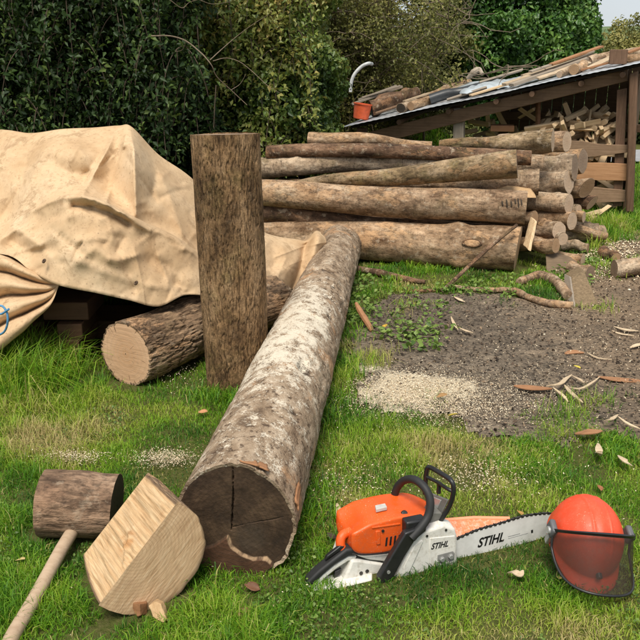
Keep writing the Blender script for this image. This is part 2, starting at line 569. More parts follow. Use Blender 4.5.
M_SOIL, M_DIRT = soil_material(), dirt_material()

def axis_vals(lo, hi, step, far_lo, far_hi):
    core = list(np.arange(lo, hi + 1e-6, step))
    s, x = step, hi
    while x < far_hi: s *= 1.35; x += s; core.append(x)
    s, x = step, lo
    while x > far_lo: s *= 1.35; x -= s; core.insert(0, x)
    return np.array(core)

gx = axis_vals(-5, 5.5, 0.07, -900, 900)
gy = axis_vals(1.2, 12, 0.07, -60, 2500)
X, Y = np.meshgrid(gx, gy, indexing='ij')
o = link("ground", grid_mesh("ground", v3(X, Y, hz(X, Y))), M_SOIL)
tag(o, kind='structure')

# the dirt yard: its own sheet, 8 mm proud of the lawn soil
gx = np.arange(-0.4, 6.6, 0.05); gy = np.arange(2.9, 9.4, 0.05)
X, Y = np.meshgrid(gx, gy, indexing='ij')
sd = dirt_sd(X, Y)
Z = hz(X, Y) + np.where(sd > 0, 0.008, 0.0) + 0.014 * (fbm(v3(X * 9, Y * 9, 0), 8, 4) - 0.5) * smooth(sd, 0, 0.2)
idx = np.arange(X.size).reshape(X.shape)
keep = (sd[:-1, :-1] > -0.03) & (sd[1:, 1:] > -0.03) & (sd[1:, :-1] > -0.03) & (sd[:-1, 1:] > -0.03)
A, B, Cc, D = idx[:-1, :-1][keep], idx[1:, :-1][keep], idx[1:, 1:][keep], idx[:-1, 1:][keep]
t = np.concatenate([np.stack([A, B, Cc], -1), np.stack([A, Cc, D], -1)])
pxy = np.stack([X, Y], -1)
dust = smooth(poly_sd(pxy, DUST) + 0.25 * (fbm(v3(X * 4, Y * 4, 1), 31, 4) - 0.5) * 2.2, -0.35, 0.30)
lane = 0.15 + 1.0 * smooth(poly_sd(pxy, PALE_LANE), -0.9, 0.2) + 0.55 * smooth(X, 0.8, 2.2)
Z = Z + dust * 0.008
me = np_mesh("dirt_yard", v3(X, Y, Z).reshape(-1, 3), t, {'dust': dust.ravel(), 'lane': lane.ravel()})
me.polygons.foreach_set('use_smooth', np.ones(len(me.polygons), bool))
tag(link("dirt_yard", me, M_DIRT), kind='structure')

# far road strip at the right and distant hills
M_ROAD = plain("road_asphalt", (0.30, 0.30, 0.31), 0.9, 0.2, scale=8)
yy = np.linspace(13.6, 15.4, 5); xx = np.linspace(3.8, 40, 30)
X, Y = np.meshgrid(xx, yy, indexing='ij')
tag(link("road", grid_mesh("road", v3(X, Y + (X - 4) * 0.12, 0.03)), M_ROAD), kind='structure')

def hill_mat():
    N = NT("hill_fields")
    a = N.noise(N.obj(), 0.012, 6, 0.7)
    c = N.ramp(a, [(0.35, (0.05, 0.085, 0.05)), (0.5, (0.10, 0.15, 0.075)), (0.62, (0.17, 0.20, 0.11)), (0.75, (0.06, 0.09, 0.06))])
    return N.done(c, 1.0, 0.0)
xx = np.linspace(-1500, 2500, 160); yy = np.linspace(700, 1900, 40)
X, Y = np.meshgrid(xx, yy, indexing='ij')
ridge = np.exp(-((Y - 1350) / 380.0) ** 2)
Z = ridge * (44 + 26 * (fbm(v3(X * 0.0016, Y * 0.0016, 0), 77, 3) - 0.5) + 5 * fbm(v3(X * 0.03, Y * 0.03, 0), 79, 2)) - 1.5
tag(link("hills", grid_mesh("hills", v3(X, Y, Z)), hill_mat()), kind='structure')

# ---------------------------------------------------------------- logs
CAPS = []                                    # footprints the grass keeps out of

def groove_field(A, z):
    a_ = np.abs(fbm(v3(np.cos(A) * 9, np.sin(A) * 9, z * 11), 132, 3) - 0.5) * 2
    return 1 - smooth(a_, 0.02, 0.16)

def log_obj(name, label, p0, p1, r0, r1, bark, e0, e1, seed=0, cat="log", group=None, nz=26, nr=30,
            bend=0.020, rough=0.085, tilt0=(0, 0), tilt1=(0, 0), lip=0.94, knots=(), flare=0.0, parent_up=(0, 0, 1), profile=None, part="bark"):
    M, L = axis_frame(p0, p1, parent_up)
    root = empty(name, label, cat, M=M, group=group)
    a = np.arange(nr) / nr * 2 * math.pi
    t = np.linspace(0, 1, nz)
    T, A = np.meshgrid(t, a, indexing='xy')           # (nr, nz)
    rr = r0 + (r1 - r0) * T
    rm = max(r0, r1)
    q = v3(np.cos(A) * 1.3 + seed * 3.1, np.sin(A) * 1.3, T * L / max(rm, 0.03) * 0.35)
    n = fbm(q, seed, 4) - 0.5
    n2 = fbm(q * 4.5, seed + 5, 3) - 0.5
    R = rr * (1 + rough * 2.2 * n + rough * 1.3 * n2)
    if flare: R = R * (1 + flare * np.exp(-T * L / 0.15))
    kr = random.Random(seed * 7 + 3)
    auto = () if knots is None else tuple((kr.uniform(0.08, 0.92), kr.uniform(0, 6.28), kr.choice((0.12, 0.20, -0.10)) * rm, kr.uniform(0.22, 0.45) * rm) for _ in range(9))
    for (kt, ka, kh, kw) in tuple(knots or ()) + auto:
        da = np.angle(np.exp(1j * (A - ka))) * rm
        dz = (T - kt) * L
        R = R + kh * np.exp(-(da ** 2 + dz ** 2) / (kw ** 2))
    if profile is not None: R = profile(R, T, A, L)
    env = np.sin(np.pi * T)
    cx = bend * env * (2 * vn(v3(T * 2.2, seed, 0.5), seed) - 1) * 2
    cy = bend * env * (2 * vn(v3(T * 2.2, seed, 7.5), seed + 1) - 1) * 2
    x, y = cx + R * np.cos(A), cy + R * np.sin(A)
    z = T * L
    z = z + (tilt0[0] * x + tilt0[1] * y) * (1 - T) + (tilt1[0] * x + tilt1[1] * y) * T
    body = v3(x, y, z)
    def inset(e, kt, sgn):
        ring = body[:, e]
        c = np.array([cx[0, e], cy[0, e], 0])
        p = c + (ring - c) * np.array([lip, lip, 1])
        return p
    i0, i1 = inset(0, 0, -1), inset(-1, 1, 1)
    full = np.concatenate([i0[:, None], body, i1[:, None]], 1)
    at = None
    if profile is not None:
        gv = groove_field(A, T * L)
        R0 = np.concatenate([gv[:, :1], gv, gv[:, -1:]], 1)
        at = {'groove': R0.ravel()}
    me = grid_mesh(part, full, closed_u=True, attrs=at)
    me.set_sharp_from_angle(angle=math.radians(55))
    link(part, me, bark, root)
    for ring, mt, e, s in ((i0, e0, 0, -1), (i1, e1, -1, 1)):
        if mt is None: continue
        c = ring.mean(0)
        fr = np.array([1.0, 0.8, 0.6, 0.4, 0.2, 0.02])
        pts = c + (ring - c)[:, None] * fr[None, :, None]
        pts[..., 2] += s * 0.003 * (fbm(pts * 25, seed + 9, 2) - 0.4) * np.where(fr < 1, 1, 0)[None]
        if s > 0: pts = pts[::-1]
        me = grid_mesh("end_face", pts[:, ::-1], closed_u=True)
        link("end_face", me, mt, root)
    CAPS.append((np.asarray(p0)[:2], np.asarray(p1)[:2], min(r0, r1) * 0.7))
    return root

GP = "felled logs stacked in the pile"
def plog(label, l, yl, rl, r, yr, rr, bark, e1, seed, e0=None, name="stacked_log", group=GP, **kw):
    """log between two photo pixels at two distances; radii in photo pixels"""
    p0, p1 = P(*l, yl), P(*r, yr)
    return log_obj(name, label, p0, p1, rl * mpp(p0), rr * mpp(p1), bark, e0 or EN_GREY, e1, seed, group=group, **kw)

a0 = G(258, 237, 0.15); a1 = G(518, 249, 0.185)
log_obj("stacked_log", "thickest pale log at the bottom of the pile with an oval knot scar", a0, a1, 0.15, 0.187, BK_WARM, EN_GREY, EN_FRESH, 1,
        group=GP, nz=50, nr=40, knots=((0.80, 1.9, 0.012, 0.05), (0.45, 2.2, 0.008, 0.04)), bend=0.02, tilt1=(0.05, 0.1))
def knot_scar(root, px, py, r_est):
    """oval branch scar standing proud of a log, where the ray through a photo pixel meets it"""
    Mi = np.array(root.matrix_basis.inverted())
    d = ray(px, py); o_ = np.array([0, 0, CAM_H])
    best = None
    for t_ in np.linspace(5, 8, 3000):
        q_ = (Mi @ np.array([*(o_ + d * t_), 1]))[:3]
        if math.hypot(q_[0], q_[1]) < r_est: best = q_; break
    if best is None: return
    a0_ = math.atan2(best[1], best[0])
    U_, V_ = np.meshgrid(np.linspace(0, 2 * math.pi, 41), np.linspace(0, 1, 16), indexing='ij')
    for nm, lo_, hi_, mt_, pr in (("knot_rim", 0.72, 1.0, BK_DARK, 0.007), ("knot", 0.02, 0.74, BK_WARM, 0.004)):
        rr_ = lo_ + (hi_ - lo_) * V_
        hz_ = np.sin(V_ * math.pi) * pr + (0.005 if nm == "knot" else 0.0)
        ang_ = a0_ + rr_ * np.sin(U_) * 0.035 / r_est
        R_ = r_est + hz_ + 0.004 * (fbm(v3(np.cos(U_) * 2, np.sin(U_) * 2, V_ * 2), 3, 3) - 0.5)
        link(nm, grid_mesh(nm, v3(R_ * np.cos(ang_), R_ * np.sin(ang_), best[2] + rr_ * np.cos(U_) * 0.085)[:, ::-1]), mt_, root)
knot_scar(bpy.data.objects["stacked_log"], 472, 243, 0.187)
plog("thin dark brown log squeezed between the two thickest logs of the pile", (250, 213), 7.1, 9, (510, 234), 6.75, 8, BK_DARK, EN_GREY, 2, bend=0.03)
plog("long pale cross-cut log with black marks near its right end, second thick one up", (250, 192), 7.1, 13, (526, 208), 6.55, 17, BK_BEECH, EN_GREY, 3,
     nz=50, nr=40, knots=((0.55, 1.2, 0.01, 0.05),), rough=0.045)
_r = bpy.data.objects["stacked_log.002"]
for i_, (px_, y0_, y1_) in enumerate(((502, 199, 206), (506.5, 197, 208), (511, 200, 207), (515, 197, 204), (518, 196, 208), (521, 198, 206))):
    a_, b_ = P(px_, y0_, 6.445), P(px_ + 0.8, y1_, 6.425)
    Mi_ = np.array(_r.matrix_basis.inverted())
    q_ = [(Mi_ @ np.array([*(a_ + (b_ - a_) * k_), 1]))[:3] for k_ in np.linspace(0, 1, 7)]
    q_ = [np.array([c_[0] * 0.141 / math.hypot(c_[0], c_[1]), c_[1] * 0.141 / math.hypot(c_[0], c_[1]), c_[2]]) for c_ in q_]
    MB().tube(q_, [0.002, 0.006, 0.008, 0.007, 0.008, 0.006, 0.002], 6).build("saw_nick", EN_DARK, _r)
plog("tapering olive-brown log lying slanted on top of the pale cross-cut log", (298, 184), 7.05, 4, (517, 164), 6.6, 14.5, BK_OLIVE, EN_GREY, 4, nz=40, bend=0.03)
plog("white-blotched grey log with a branch collar, left of the slanted olive log", (250, 169), 7.4, 10.5, (480, 164), 7.0, 8, BK_PALE, EN_GREY, 5,
     nz=50, knots=((0.32, 1.3, 0.035, 0.05), (0.30, 1.0, 0.02, 0.07)), bend=0.03)
plog("long thin dark log lying just below the topmost logs", (267, 152), 7.35, 6.5, (531, 158), 6.95, 7.5, BK_DARK, EN_GREY, 6, nz=44, bend=0.045, e0=EN_DARK)
plog("topmost left log, brown and blunt at its left end", (309, 139.5), 7.45, 7.5, (432, 144.5), 7.2, 3, BK_WARM, EN_GREY, 7, bend=0.02)
plog("topmost right log, tapering to the left, pale cut at its thick end", (440, 144), 7.35, 4, (553, 140.5), 6.95, 11.5, BK_OLIVE, EN_PALE, 8, nz=36, bend=0.02)
plog("short log end just behind the cut of the topmost right log", (500, 144), 7.8, 10, (567, 141.5), 7.35, 10.5, BK_BEECH, EN_PALE, 9)
plog("dark-sided log whose end sticks out under the slanted olive log", (400, 182), 7.15, 10, (539, 182), 6.85, 13.5, BK_BEECH, EN_PALE, 10, nz=36)
plog("smooth pale log with a round grey cut, upper right of the pile", (490, 170), 7.55, 12, (575, 167.5), 7.15, 13.5, BK_PALE, EN_GREY, 11)
plog("log behind the smooth pale log, its brown round end peeping out right", (520, 162), 7.9, 11, (583, 161), 7.5, 12.5, BK_WARM, EN_GREY, 12)
plog("short light log below the smooth pale log, bright along its top", (505, 185), 7.45, 11, (569, 181.5), 7.05, 12, BK_PALE, EN_PALE, 13)
plog("dark-barked log with pale slanting cut near the shed slats", (535, 189), 7.7, 9, (587, 188), 7.25, 10, BK_BEECH, EN_FRESH, 14, tilt1=(0.1, 0.5))
plog("thin dark log with torn pale tip beside the lowest shed slat", (545, 203), 7.7, 6, (592, 203), 7.3, 7, BK_DARK, EN_PALE, 15, tilt1=(0.0, 0.7))
plog("log with a bright oval cut at mid height of the right stack", (500, 200), 7.3, 8.5, (569, 204), 6.85, 10, BK_PALE, EN_PALE, 16)
plog("stub of a thin log right beside the pale cross-cut log's end", (490, 218), 7.0, 6, (535, 217.5), 6.72, 7, BK_BEECH, EN_FRESH, 17)
plog("square-ended log with reddish top at the right of the stack", (520, 217), 7.2, 8, (572, 221), 6.8, 9, BK_WARM, EN_PALE, 18)
plog("log with narrow bright cut standing proud behind the split slab", (524, 229), 7.0, 9, (559, 231), 6.65, 9.5, BK_BEECH, EN_PALE, 19)
plog("small pale-topped log low beside the thickest log's end", (515, 243), 6.85, 7, (556, 245.5), 6.55, 7.5, BK_WARM, EN_FRESH, 20)
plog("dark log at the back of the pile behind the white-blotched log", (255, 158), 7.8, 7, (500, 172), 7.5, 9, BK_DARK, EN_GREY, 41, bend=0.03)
plog("shadowed log at the back of the pile between its thick rows", (300, 205), 7.5, 9, (540, 205), 7.3, 9, BK_DARK, EN_GREY, 42, bend=0.03)  # dark logs added behind the pile so that its gaps read as shade
plog("added dark log filling the gaps low in the pile near the ground", (240, 236), 7.7, 11, (545, 240), 7.2, 10, BK_DARK, EN_GREY, 43, bend=0.02)
plog("added dark log filling the gap behind the thin dark brown log of the pile", (240, 214), 7.7, 11, (520, 222), 7.2, 11, BK_DARK, EN_GREY, 44, bend=0.02)
plog("added dark log filling the gap behind the long pale cross-cut log", (240, 190), 7.8, 11, (515, 196), 7.3, 11, BK_DARK, EN_GREY, 45, bend=0.02)
plog("knotted grey log lying on the ground right of the stack", (540, 236), 7.35, 9, (603, 232), 7.5, 7, BK_PALE, EN_PALE, 21, rough=0.09, knots=((0.5, 1.5, 0.03, 0.04), (0.8, 1.2, 0.035, 0.03)))
plog("short crooked stub resting on the knotted grey log", (566, 222), 7.5, 6, (597, 229), 7.45, 6, BK_PALE, EN_PALE, 22, rough=0.1)

GR = "short logs scattered by the pile"
def glog(label, l, r, rpx0, rpx1, bark, e, seed, name="short_log", group=GR, **kw):
    r0 = rpx0 * mpp(G(*l)); r1 = rpx1 * mpp(G(*r))
    return log_obj(name, label, G(*l, r0), G(*r, r1), r0, r1, bark, e, e, seed, group=group, **kw)
for lab_, l_, yl_, rl_, r_, yr_, rr_, bk_, en_, sd_ in [
    ("reddish split-topped log tucked under the square-ended one", (520, 226), 7.1, 6, (548, 226), 6.75, 7, BK_WARM, EN_FRESH, 81),
    ("stubby pale log leaning out between the small lower logs", (538, 233), 6.9, 5.5, (563, 239), 6.6, 6.5, BK_PALE, EN_PALE, 82),
    ("slim brown log just above the knotted grey one", (548, 214), 7.4, 5.5, (584, 217), 7.2, 5.5, BK_WARM, EN_PALE, 83),
    ("slim pale log lying under the thin dark one with the torn tip", (545, 210), 7.5, 5, (579, 210), 7.25, 5.5, BK_PALE, EN_PALE, 84),
    ("crooked thin log poking out right over the grass", (560, 226), 7.3, 4.5, (606, 236), 7.35, 4, BK_BEECH, EN_PALE, 85)]:
    plog(lab_, l_, yl_, rl_, r_, yr_, rr_, bk_, en_, sd_)
glog("thin short grey log on the grass below the knotted log", (562, 246), (588, 249), 5, 5, BK_PALE, EN_FRESH, 23, nz=10)
glog("pale smooth short log lying in front of the thin grey one", (554, 256), (583, 260), 6, 6.5, BK_WARM, EN_PALE, 24, nz=10)
glog("dark knobbly chunk of log on the pale chip strewn lane", (603, 251), (616, 258), 5.5, 5, BK_DARK, EN_FRESH, 25, nz=10, rough=0.12)
glog("lichen-spotted short log cut off by the right picture edge", (614, 269), (665, 268), 8.5, 8.5, BK_PALE, EN_GREY, 26, nz=14)
glog("small round log half hidden behind the weathered slab", (570, 267), (590, 272), 6.5, 6.5, BK_BEECH, EN_GREY, 27, nz=8)

def hexa(name, label, cat, front, back_off, m, group=None, bevel=0.006, sub=None, part_mats=None):
    """split block: front quad corners in 3-D, pushed back by a vector"""
    f = np.array(front); b = f + np.array(back_off)          # one vector, or one per corner
    mb = MB()
    n = len(f)
    mb.add(list(f) + list(b), [tuple(range(n)), tuple(range(2 * n - 1, n - 1, -1))] + [(i, i + n, (i + 1) % n + n, (i + 1) % n) for i in range(n)])
    c = (f.mean(0) + b.mean(0)) / 2
    c[2] = min(f[:, 2].min(), b[:, 2].min())
    mb.v = [tuple(np.array(p) - c) for p in mb.v]
    o = mb.build(name, m, bevel=bevel)
    o.location = c
    rm = o.modifiers.new("rough", 'SUBSURF'); rm.subdivision_type = 'SIMPLE'; rm.levels = rm.render_levels = 3
    tx = bpy.data.textures.get("wood_rough") or bpy.data.textures.new("wood_rough", 'CLOUDS')
    tx.noise_scale = 0.05
    dm = o.modifiers.new("displace", 'DISPLACE'); dm.texture = tx; dm.strength = 0.012; dm.mid_level = 0.5
    return tag(o, label, cat, group)

hexa("split_slab", "bright split slab standing upright against the thickest log's cut end", "firewood",
     [P(528, 250, 6.45), P(531, 251.5, 6.45), P(537.5, 222, 6.6), P(535.5, 220.5, 6.6)], (-0.02, 0.10, 0.02), WD_PALE)
hexa("split_slab", "weathered brown half-log slab leaning behind the wedge-shaped block", "firewood",
     [G(546.5, 272.5), G(577, 275), P(577, 263.5, 6.55), P(545.5, 253.5, 6.6)], (0.02, 0.09, 0.02), wood_mat("slab_wood", (0.13, 0.09, 0.055), (0.27, 0.19, 0.12), axis=0))
_b = hexa("split_block", "wedge-shaped split block at the end of the fallen branches", "firewood",
     [G(576, 309), G(600, 307.5), P(584.5, 271, 5.85), P(571, 276, 5.82)], [G(565.5, 298) - G(576, 309), G(591, 292) - G(600, 307.5), P(578, 265.5, 6.1) - P(584.5, 271, 5.85), P(565, 273.5, 6.0) - P(571, 276, 5.82)], wood_mat("block_wood", (0.09, 0.058, 0.03), (0.36, 0.255, 0.145), stain=(0.11, 0.09, 0.05)), bevel=0.01)
_q = np.array([G(576, 309), P(571, 276, 5.82), P(565, 273.5, 6.0), G(565.5, 298)])
_nq = np.cross(_q[1] - _q[0], _q[3] - _q[0]); _nq /= np.linalg.norm(_nq); _nq *= np.sign(_nq @ (np.array([0, 0, CAM_H]) - _q[0]))
_q = _q.mean(0) + (_q - _q.mean(0)) * 0.93
MB().add([p_ + _nq * 0.012 - np.array(_b.location) for p_ in _q] + [p_ - _nq * 0.01 - np.array(_b.location) for p_ in _q],
         [(0, 1, 2, 3), (7, 6, 5, 4), (0, 4, 5, 1), (1, 5, 6, 2), (2, 6, 7, 3), (3, 7, 4, 0)]).build("cut_face", WD_GREY, _b, bevel=0.004)
hexa("split_log", "split log showing its pale inner face on top of the pale cross-cut log's end", "firewood",
     [P(488, 197, 6.72), P(537, 198, 6.62), P(531, 190, 6.72), P(508, 186, 6.8)], (0.01, 0.12, 0.02), WD_FRESH)

def branch(name, label, cat, pts, r, m, group=None, n=8, sub=None, kids=()):
    pts = spline(pts, 6)
    k = len(pts)
    rr = np.interp(np.linspace(0, 1, k), np.linspace(0, 1, len(r)), r) if isinstance(r, (list, tuple)) else np.full(k, r)
    rr = rr * (0.85 + 0.3 * vn(v3(np.arange(k) * 0.7, r[0] * 999 if isinstance(r, (list, tuple)) else r * 999, 0), 3))
    base = pts[0].copy()
    o = MB().tube(pts - base, rr, n).build(name, m)
    o.location = base
    CAPS.append((pts[0][:2], pts[-1][:2], float(rr.min()) * 0.3))
    return tag(o, label, cat, group)

branch("fallen_branch", "thick bent branch on the grass leading to the wedge-shaped block", "branch",
       [G(519, 282, 0.03), G(537, 276, 0.04), G(551, 279, 0.045), G(561, 287, 0.045), G(568, 296, 0.04)], [0.032, 0.045, 0.042], BK_BEECH, n=12)
branch("fallen_branch", "long thin branch winding over the grass to the foot of the block", "branch",
       [G(455, 287, 0.025), G(480, 290, 0.025), G(500, 290, 0.03), G(515, 291, 0.03), G(528, 297, 0.03), G(548, 303, 0.03), G(573, 306, 0.03)], [0.018, 0.024, 0.03], BK_BEECH, n=12)
branch("fallen_branch", "grey branch lying along the foot of the thickest pile log", "branch",
       [G(352, 268, 0.03), G(380, 273, 0.03), G(405, 279, 0.025), G(425, 282, 0.02)], [0.03, 0.028, 0.018], BK_DARK, n=12)
branch("leaning_stick", "crooked dark stick leaning up against the thickest pile log", "stick",
       [G(408, 291, 0.015), G(440, 290, 0.015), G(450, 284, 0.05), P(470, 265, 6.15), P(490, 247, 6.2), P(504, 235, 6.25), P(517, 225, 6.3)], [0.012, 0.017, 0.016, 0.013], BK_DARK)

# ---------------------------------------------------------------- the long felled log in the foreground
def main_log():
    p0 = np.array([*G(237, 574)[:2], 0.2]); p1 = G(341, 246, 0.165)
    M, L = axis_frame(p0, p1)
    root = empty("felled_log", "long felled log dusted with sawdust pointing at the camera, dark cracked end in front", "log", M=M)
    nr, nz = 150, 260
    a = np.arange(nr) / nr * 2 * math.pi
    t = np.linspace(0, 1, nz)
    T, A = np.meshgrid(t, a, indexing='xy')
    z = T * L
    R = 0.203 + (0.172 - 0.203) * T
    q = v3(np.cos(A) * 1.0, np.sin(A) * 1.0, z * 1.6)
    R = R * (1 + 0.07 * (fbm(q, 4, 3) - 0.5))
    plate = fbm(v3(np.cos(A) * 5, np.sin(A) * 5, z * 9), 11, 4)
    lift = smooth(plate, 0.50, 0.54) * smooth(vn(v3(np.cos(A) * 1.5, np.sin(A) * 1.5, z * 2.5), 12), 0.35, 0.6)
    R = R + 0.006 * lift + 0.006 * (fbm(v3(np.cos(A) * 12, np.sin(A) * 12, z * 24), 13, 3) - 0.5)
    gouge = np.zeros_like(R)
    for (gz, ga, lz, la, dp) in ((1.02, 1.0, 0.05, 0.035, 0.03), (1.75, 1.15, 0.012, 0.05, 0.02), (1.9, 0.75, 0.03, 0.02, 0.02), (2.75, 1.5, 0.018, 0.10, 0.022),
                                 (2.9, 0.6, 0.02, 0.08, 0.02), (2.45, 0.8, 0.016, 0.09, 0.02), (2.2, 0.9, 0.02, 0.05, 0.02), (3.35, 1.6, 0.015, 0.12, 0.015), (0.55, 0.9, 0.03, 0.02, 0.014)):
        da = np.angle(np.exp(1j * (A - (math.pi - ga)))) * 0.19
        wz = z + 0.25 * da + 0.02 * (fbm(v3(A * 9, z * 9, 0), 19, 3) - 0.5)
        gouge += dp * np.exp(-((wz - gz) / lz) ** 2 - (da / la) ** 2)
    R = R - gouge
    cy = 1.05
    x, y = R * np.cos(A), R * np.sin(A) * cy
    body = v3(x, y, z + 0.006 * (fbm(v3(np.cos(A) * 4, np.sin(A) * 4, 0), 3, 3) - 0.5) * (T < 0.001))
    lip = body[:, 0] * np.array([0.945, 0.945, 1]) + np.array([0, 0, 0.004])
    lip2 = body[:, -1] * np.array([0.94, 0.94, 1])
    N = NT("bark_sawdusted")
    o = N.obj(); v = N.vadd(o, (3.3, 1.2, 0.7))
    n1 = N.noise(N.mapp(v, (1, 1, 0.6)), 11, 6, 0.7)
    col = N.ramp(n1, [(0.28, (0.09, 0.058, 0.038)), (0.46, (0.26, 0.185, 0.12)), (0.6, (0.39, 0.295, 0.205)), (0.76, (0.53, 0.43, 0.32))])
    n2 = N.noise(v, 38, 5, 0.7)
    col = N.mix(N.ramp(n2, [(0.38, 0.85), (0.47, 0.0)]), col, (0.06, 0.036, 0.022))
    tor = N.noise(v, 3.2, 5, 0.65)
    col = N.mix(N.ramp(tor, [(0.56, 0.0), (0.62, 0.7)]), col, (0.42, 0.245, 0.13))
    gk = N.attr('gouge')
    col = N.mix(N.ramp(gk, [(0.25, 0.0), (0.6, 0.9)]), col, (0.045, 0.03, 0.02))
    fl = N.noise(v, 130, 3, 0.6)
    fl2 = N.noise(v, 13, 6, 0.75)
    m = N.math('ADD', N.attr('dust'), N.math('ADD', N.math('MULTIPLY', N.math('SUBTRACT', fl, 0.5), 1.5), N.math('MULTIPLY', N.math('SUBTRACT', fl2, 0.5), 2.9)))
    col = N.mix(N.ramp(m, [(0.32, 0.0), (0.68, 0.92)]), col, (0.68, 0.60, 0.475))
    N.bump(N.math('ADD', N.math('ADD', n2, n1), N.math('MULTIPLY', fl, 0.4)), 0.8, 0.012)
    mt = N.done(col, 0.9, 0.15)
    up = np.sin(A) * 0.85 - np.cos(A) * -0.15
    band = (0.10 + 0.90 * smooth(z, 0.5, 1.2)) * (1 - smooth(z, 1.8, 2.7)) * smooth(z, 0.05, 0.3)
    dust = smooth(np.sin(A + 0.25), -0.05, 1.0) * (0.50 * band + 0.12 * (1 - smooth(z, 2.9, 3.4))) + 0.06
    full = np.concatenate([lip[:, None], body, lip2[:, None]], 1)
    ext = lambda q: np.concatenate([q[:, :1], q, q[:, -1:]], 1).ravel()
    me = grid_mesh("bark", full, closed_u=True, attrs={'dust': ext(dust), 'gouge': ext(gouge / 0.02)})
    me.set_sharp_from_angle(angle=math.radians(60))
    link("bark", me, mt, root)
    # front end face: cracks cut into it, the lower part broken off one step proud
    nf = 110
    fr = np.linspace(0.004, 1, nf)
    lipf = np.stack([np.interp(np.linspace(0, nr, 420, endpoint=False), np.arange(nr + 1), np.append(lip[:, q_], lip[0, q_])) for q_ in range(3)], -1)
    E = lipf[:, None, :] * np.array([1, 1, 0]) * fr[None, :, None]
    ex, ey = -E[..., 0], E[..., 1]                         # ex grows to the picture's right
    zz = np.full(ex.shape, 0.004)
    sx = 0.0017 * 1.0
    def ep(px, py):                                        # photo zoom pixels (533x640 crop) -> end-face metres
        return ((px - 268) / 207 * 0.195, -(py - 410) / 197 * 0.205)
    p2 = np.stack([ex, ey], -1)
    crack = [ep(266, 218), ep(264, 300), ep(258, 380), ep(252, 440)]
    crack2 = [ep(255, 430), ep(310, 412), ep(390, 395), ep(440, 380)]
    brk = [ep(150, 512), ep(195, 490), ep(240, 460), ep(252, 498), ep(285, 522), ep(330, 538), ep(378, 532), ep(405, 560), ep(436, 588)]
    wob = 0.006 * (fbm(v3(ex * 60, ey * 60, 0), 5, 3) - 0.5)
    zz += 0.022 * np.exp(-((line_dist(p2, crack) + wob) / 0.0019) ** 2)
    zz += 0.004 * np.exp(-((line_dist(p2, crack2) + wob) / 0.0014) ** 2)
    low = poly_sd(p2, brk + [ep(470, 700), ep(268, 760), ep(60, 700), ep(90, 540)])
    lowm = smooth(low + wob, -0.002, 0.003)
    zz -= 0.014 * lowm
    zz += 0.004 * (fbm(v3(ex * 22, ey * 22, 0), 6, 4) - 0.5) * (fr[None] < 0.98)
    N = NT("end_face_aged")
    o = N.obj()
    g = N.noise(o, 9, 6, 0.7); g2 = N.noise(N.mapp(o, (30, 30, 30)), 2.5, 4, 0.65)
    c = N.ramp(g, [(0.3, (0.016, 0.010, 0.006)), (0.5, (0.050, 0.030, 0.017)), (0.72, (0.11, 0.068, 0.038))])
    c2 = N.ramp(g, [(0.3, (0.05, 0.024, 0.013)), (0.7, (0.12, 0.058, 0.032))])
    c = N.mix(N.attr('low'), c, c2)
    c = N.mix(N.ramp(g2, [(0.62, 0.0), (0.75, 0.4)]), c, (0.11, 0.08, 0.055))
    c = N.mix(N.attr('core'), c, (0.085, 0.065, 0.046))
    xx_, yy_, zz_ = N.xyz(o)
    rr_ = N.math('SQRT', N.math('ADD', N.math('MULTIPLY', xx_, xx_), N.math('MULTIPLY', yy_, yy_)))
    rg_ = N.math('SINE', N.math('MULTIPLY', N.math('ADD', rr_, N.math('MULTIPLY', N.noise(o, 7, 3), 0.06)), 420))
    c = N.mix(N.ramp(rg_, [(0.3, 0.0), (1.0, 0.35)]), c, (0.03, 0.02, 0.013))
    c = N.mix(N.attr('edge'), c, (0.36, 0.24, 0.14))
    N.bump(N.math('ADD', g, g2), 0.5, 0.006)
    em = N.done(c, 0.8, 0.25)
    core = 0.3 * smooth(0.052 - np.hypot(ex - 0.05, ey + 0.055), -0.02, 0.02) * (1 - lowm) * (0.5 + fbm(v3(ex * 40, ey * 40, 2), 9, 3))
    lowdist = np.abs(low)
    edge = np.exp(-((line_dist(p2, brk[2:]) + wob) / 0.0032) ** 2) * smooth(fbm(v3(ex * 60, ey * 60, 1), 3, 3), 0.3, 0.55)
    edge *= np.where(ex > -0.03, 1, 0.2)
    E2 = v3(E[..., 0], E[..., 1], zz)
    me = grid_mesh("end_face", E2[:, ::-1], closed_u=True, attrs={'low': lowm[:, ::-1].ravel(), 'core': core[:, ::-1].ravel(), 'edge': edge[:, ::-1].ravel()})
    eo = link("end_face", me, em, root)
    eo['label'] = "dark weathered end face with a vertical crack and a jagged pale break"
    # rear end
    pts = lip2.mean(0) + (lip2 - lip2.mean(0))[::-1][:, None] * np.linspace(1, 0.02, 6)[None, :, None]
    link("end_face", grid_mesh("end_face", pts[:, ::-1], closed_u=True), EN_FRESH, root)
    # torn bark flakes along the front rim
    rg = random.Random(4)
    for (ang, zz0, w, l) in ((1.82, 0.012, 0.03, 0.045), (2.02, 0.016, 0.022, 0.05), (2.84, 0.03, 0.018, 0.14)):
        nu, nv = 7, 8
        U, V = np.meshgrid(np.linspace(-1, 1, nu), np.linspace(0, 1, nv), indexing='ij')
        aa = ang + U * w / 0.2 * (1 - 0.4 * V)
        rr = 0.206 - 0.02 * (zz0 / L) + 0.012 * (1 - V) ** 2 + 0.004 * vn(v3(U * 3, V * 3, ang), 2)
        Pn = v3(rr * np.cos(aa), rr * np.sin(aa) * 1.05, zz0 + V * l - 0.015 + 0.02 * vn(v3(U * 2, ang, 0), 5))
        fo = link("bark_flake", grid_mesh("bark_flake", Pn), WD_RED, root)
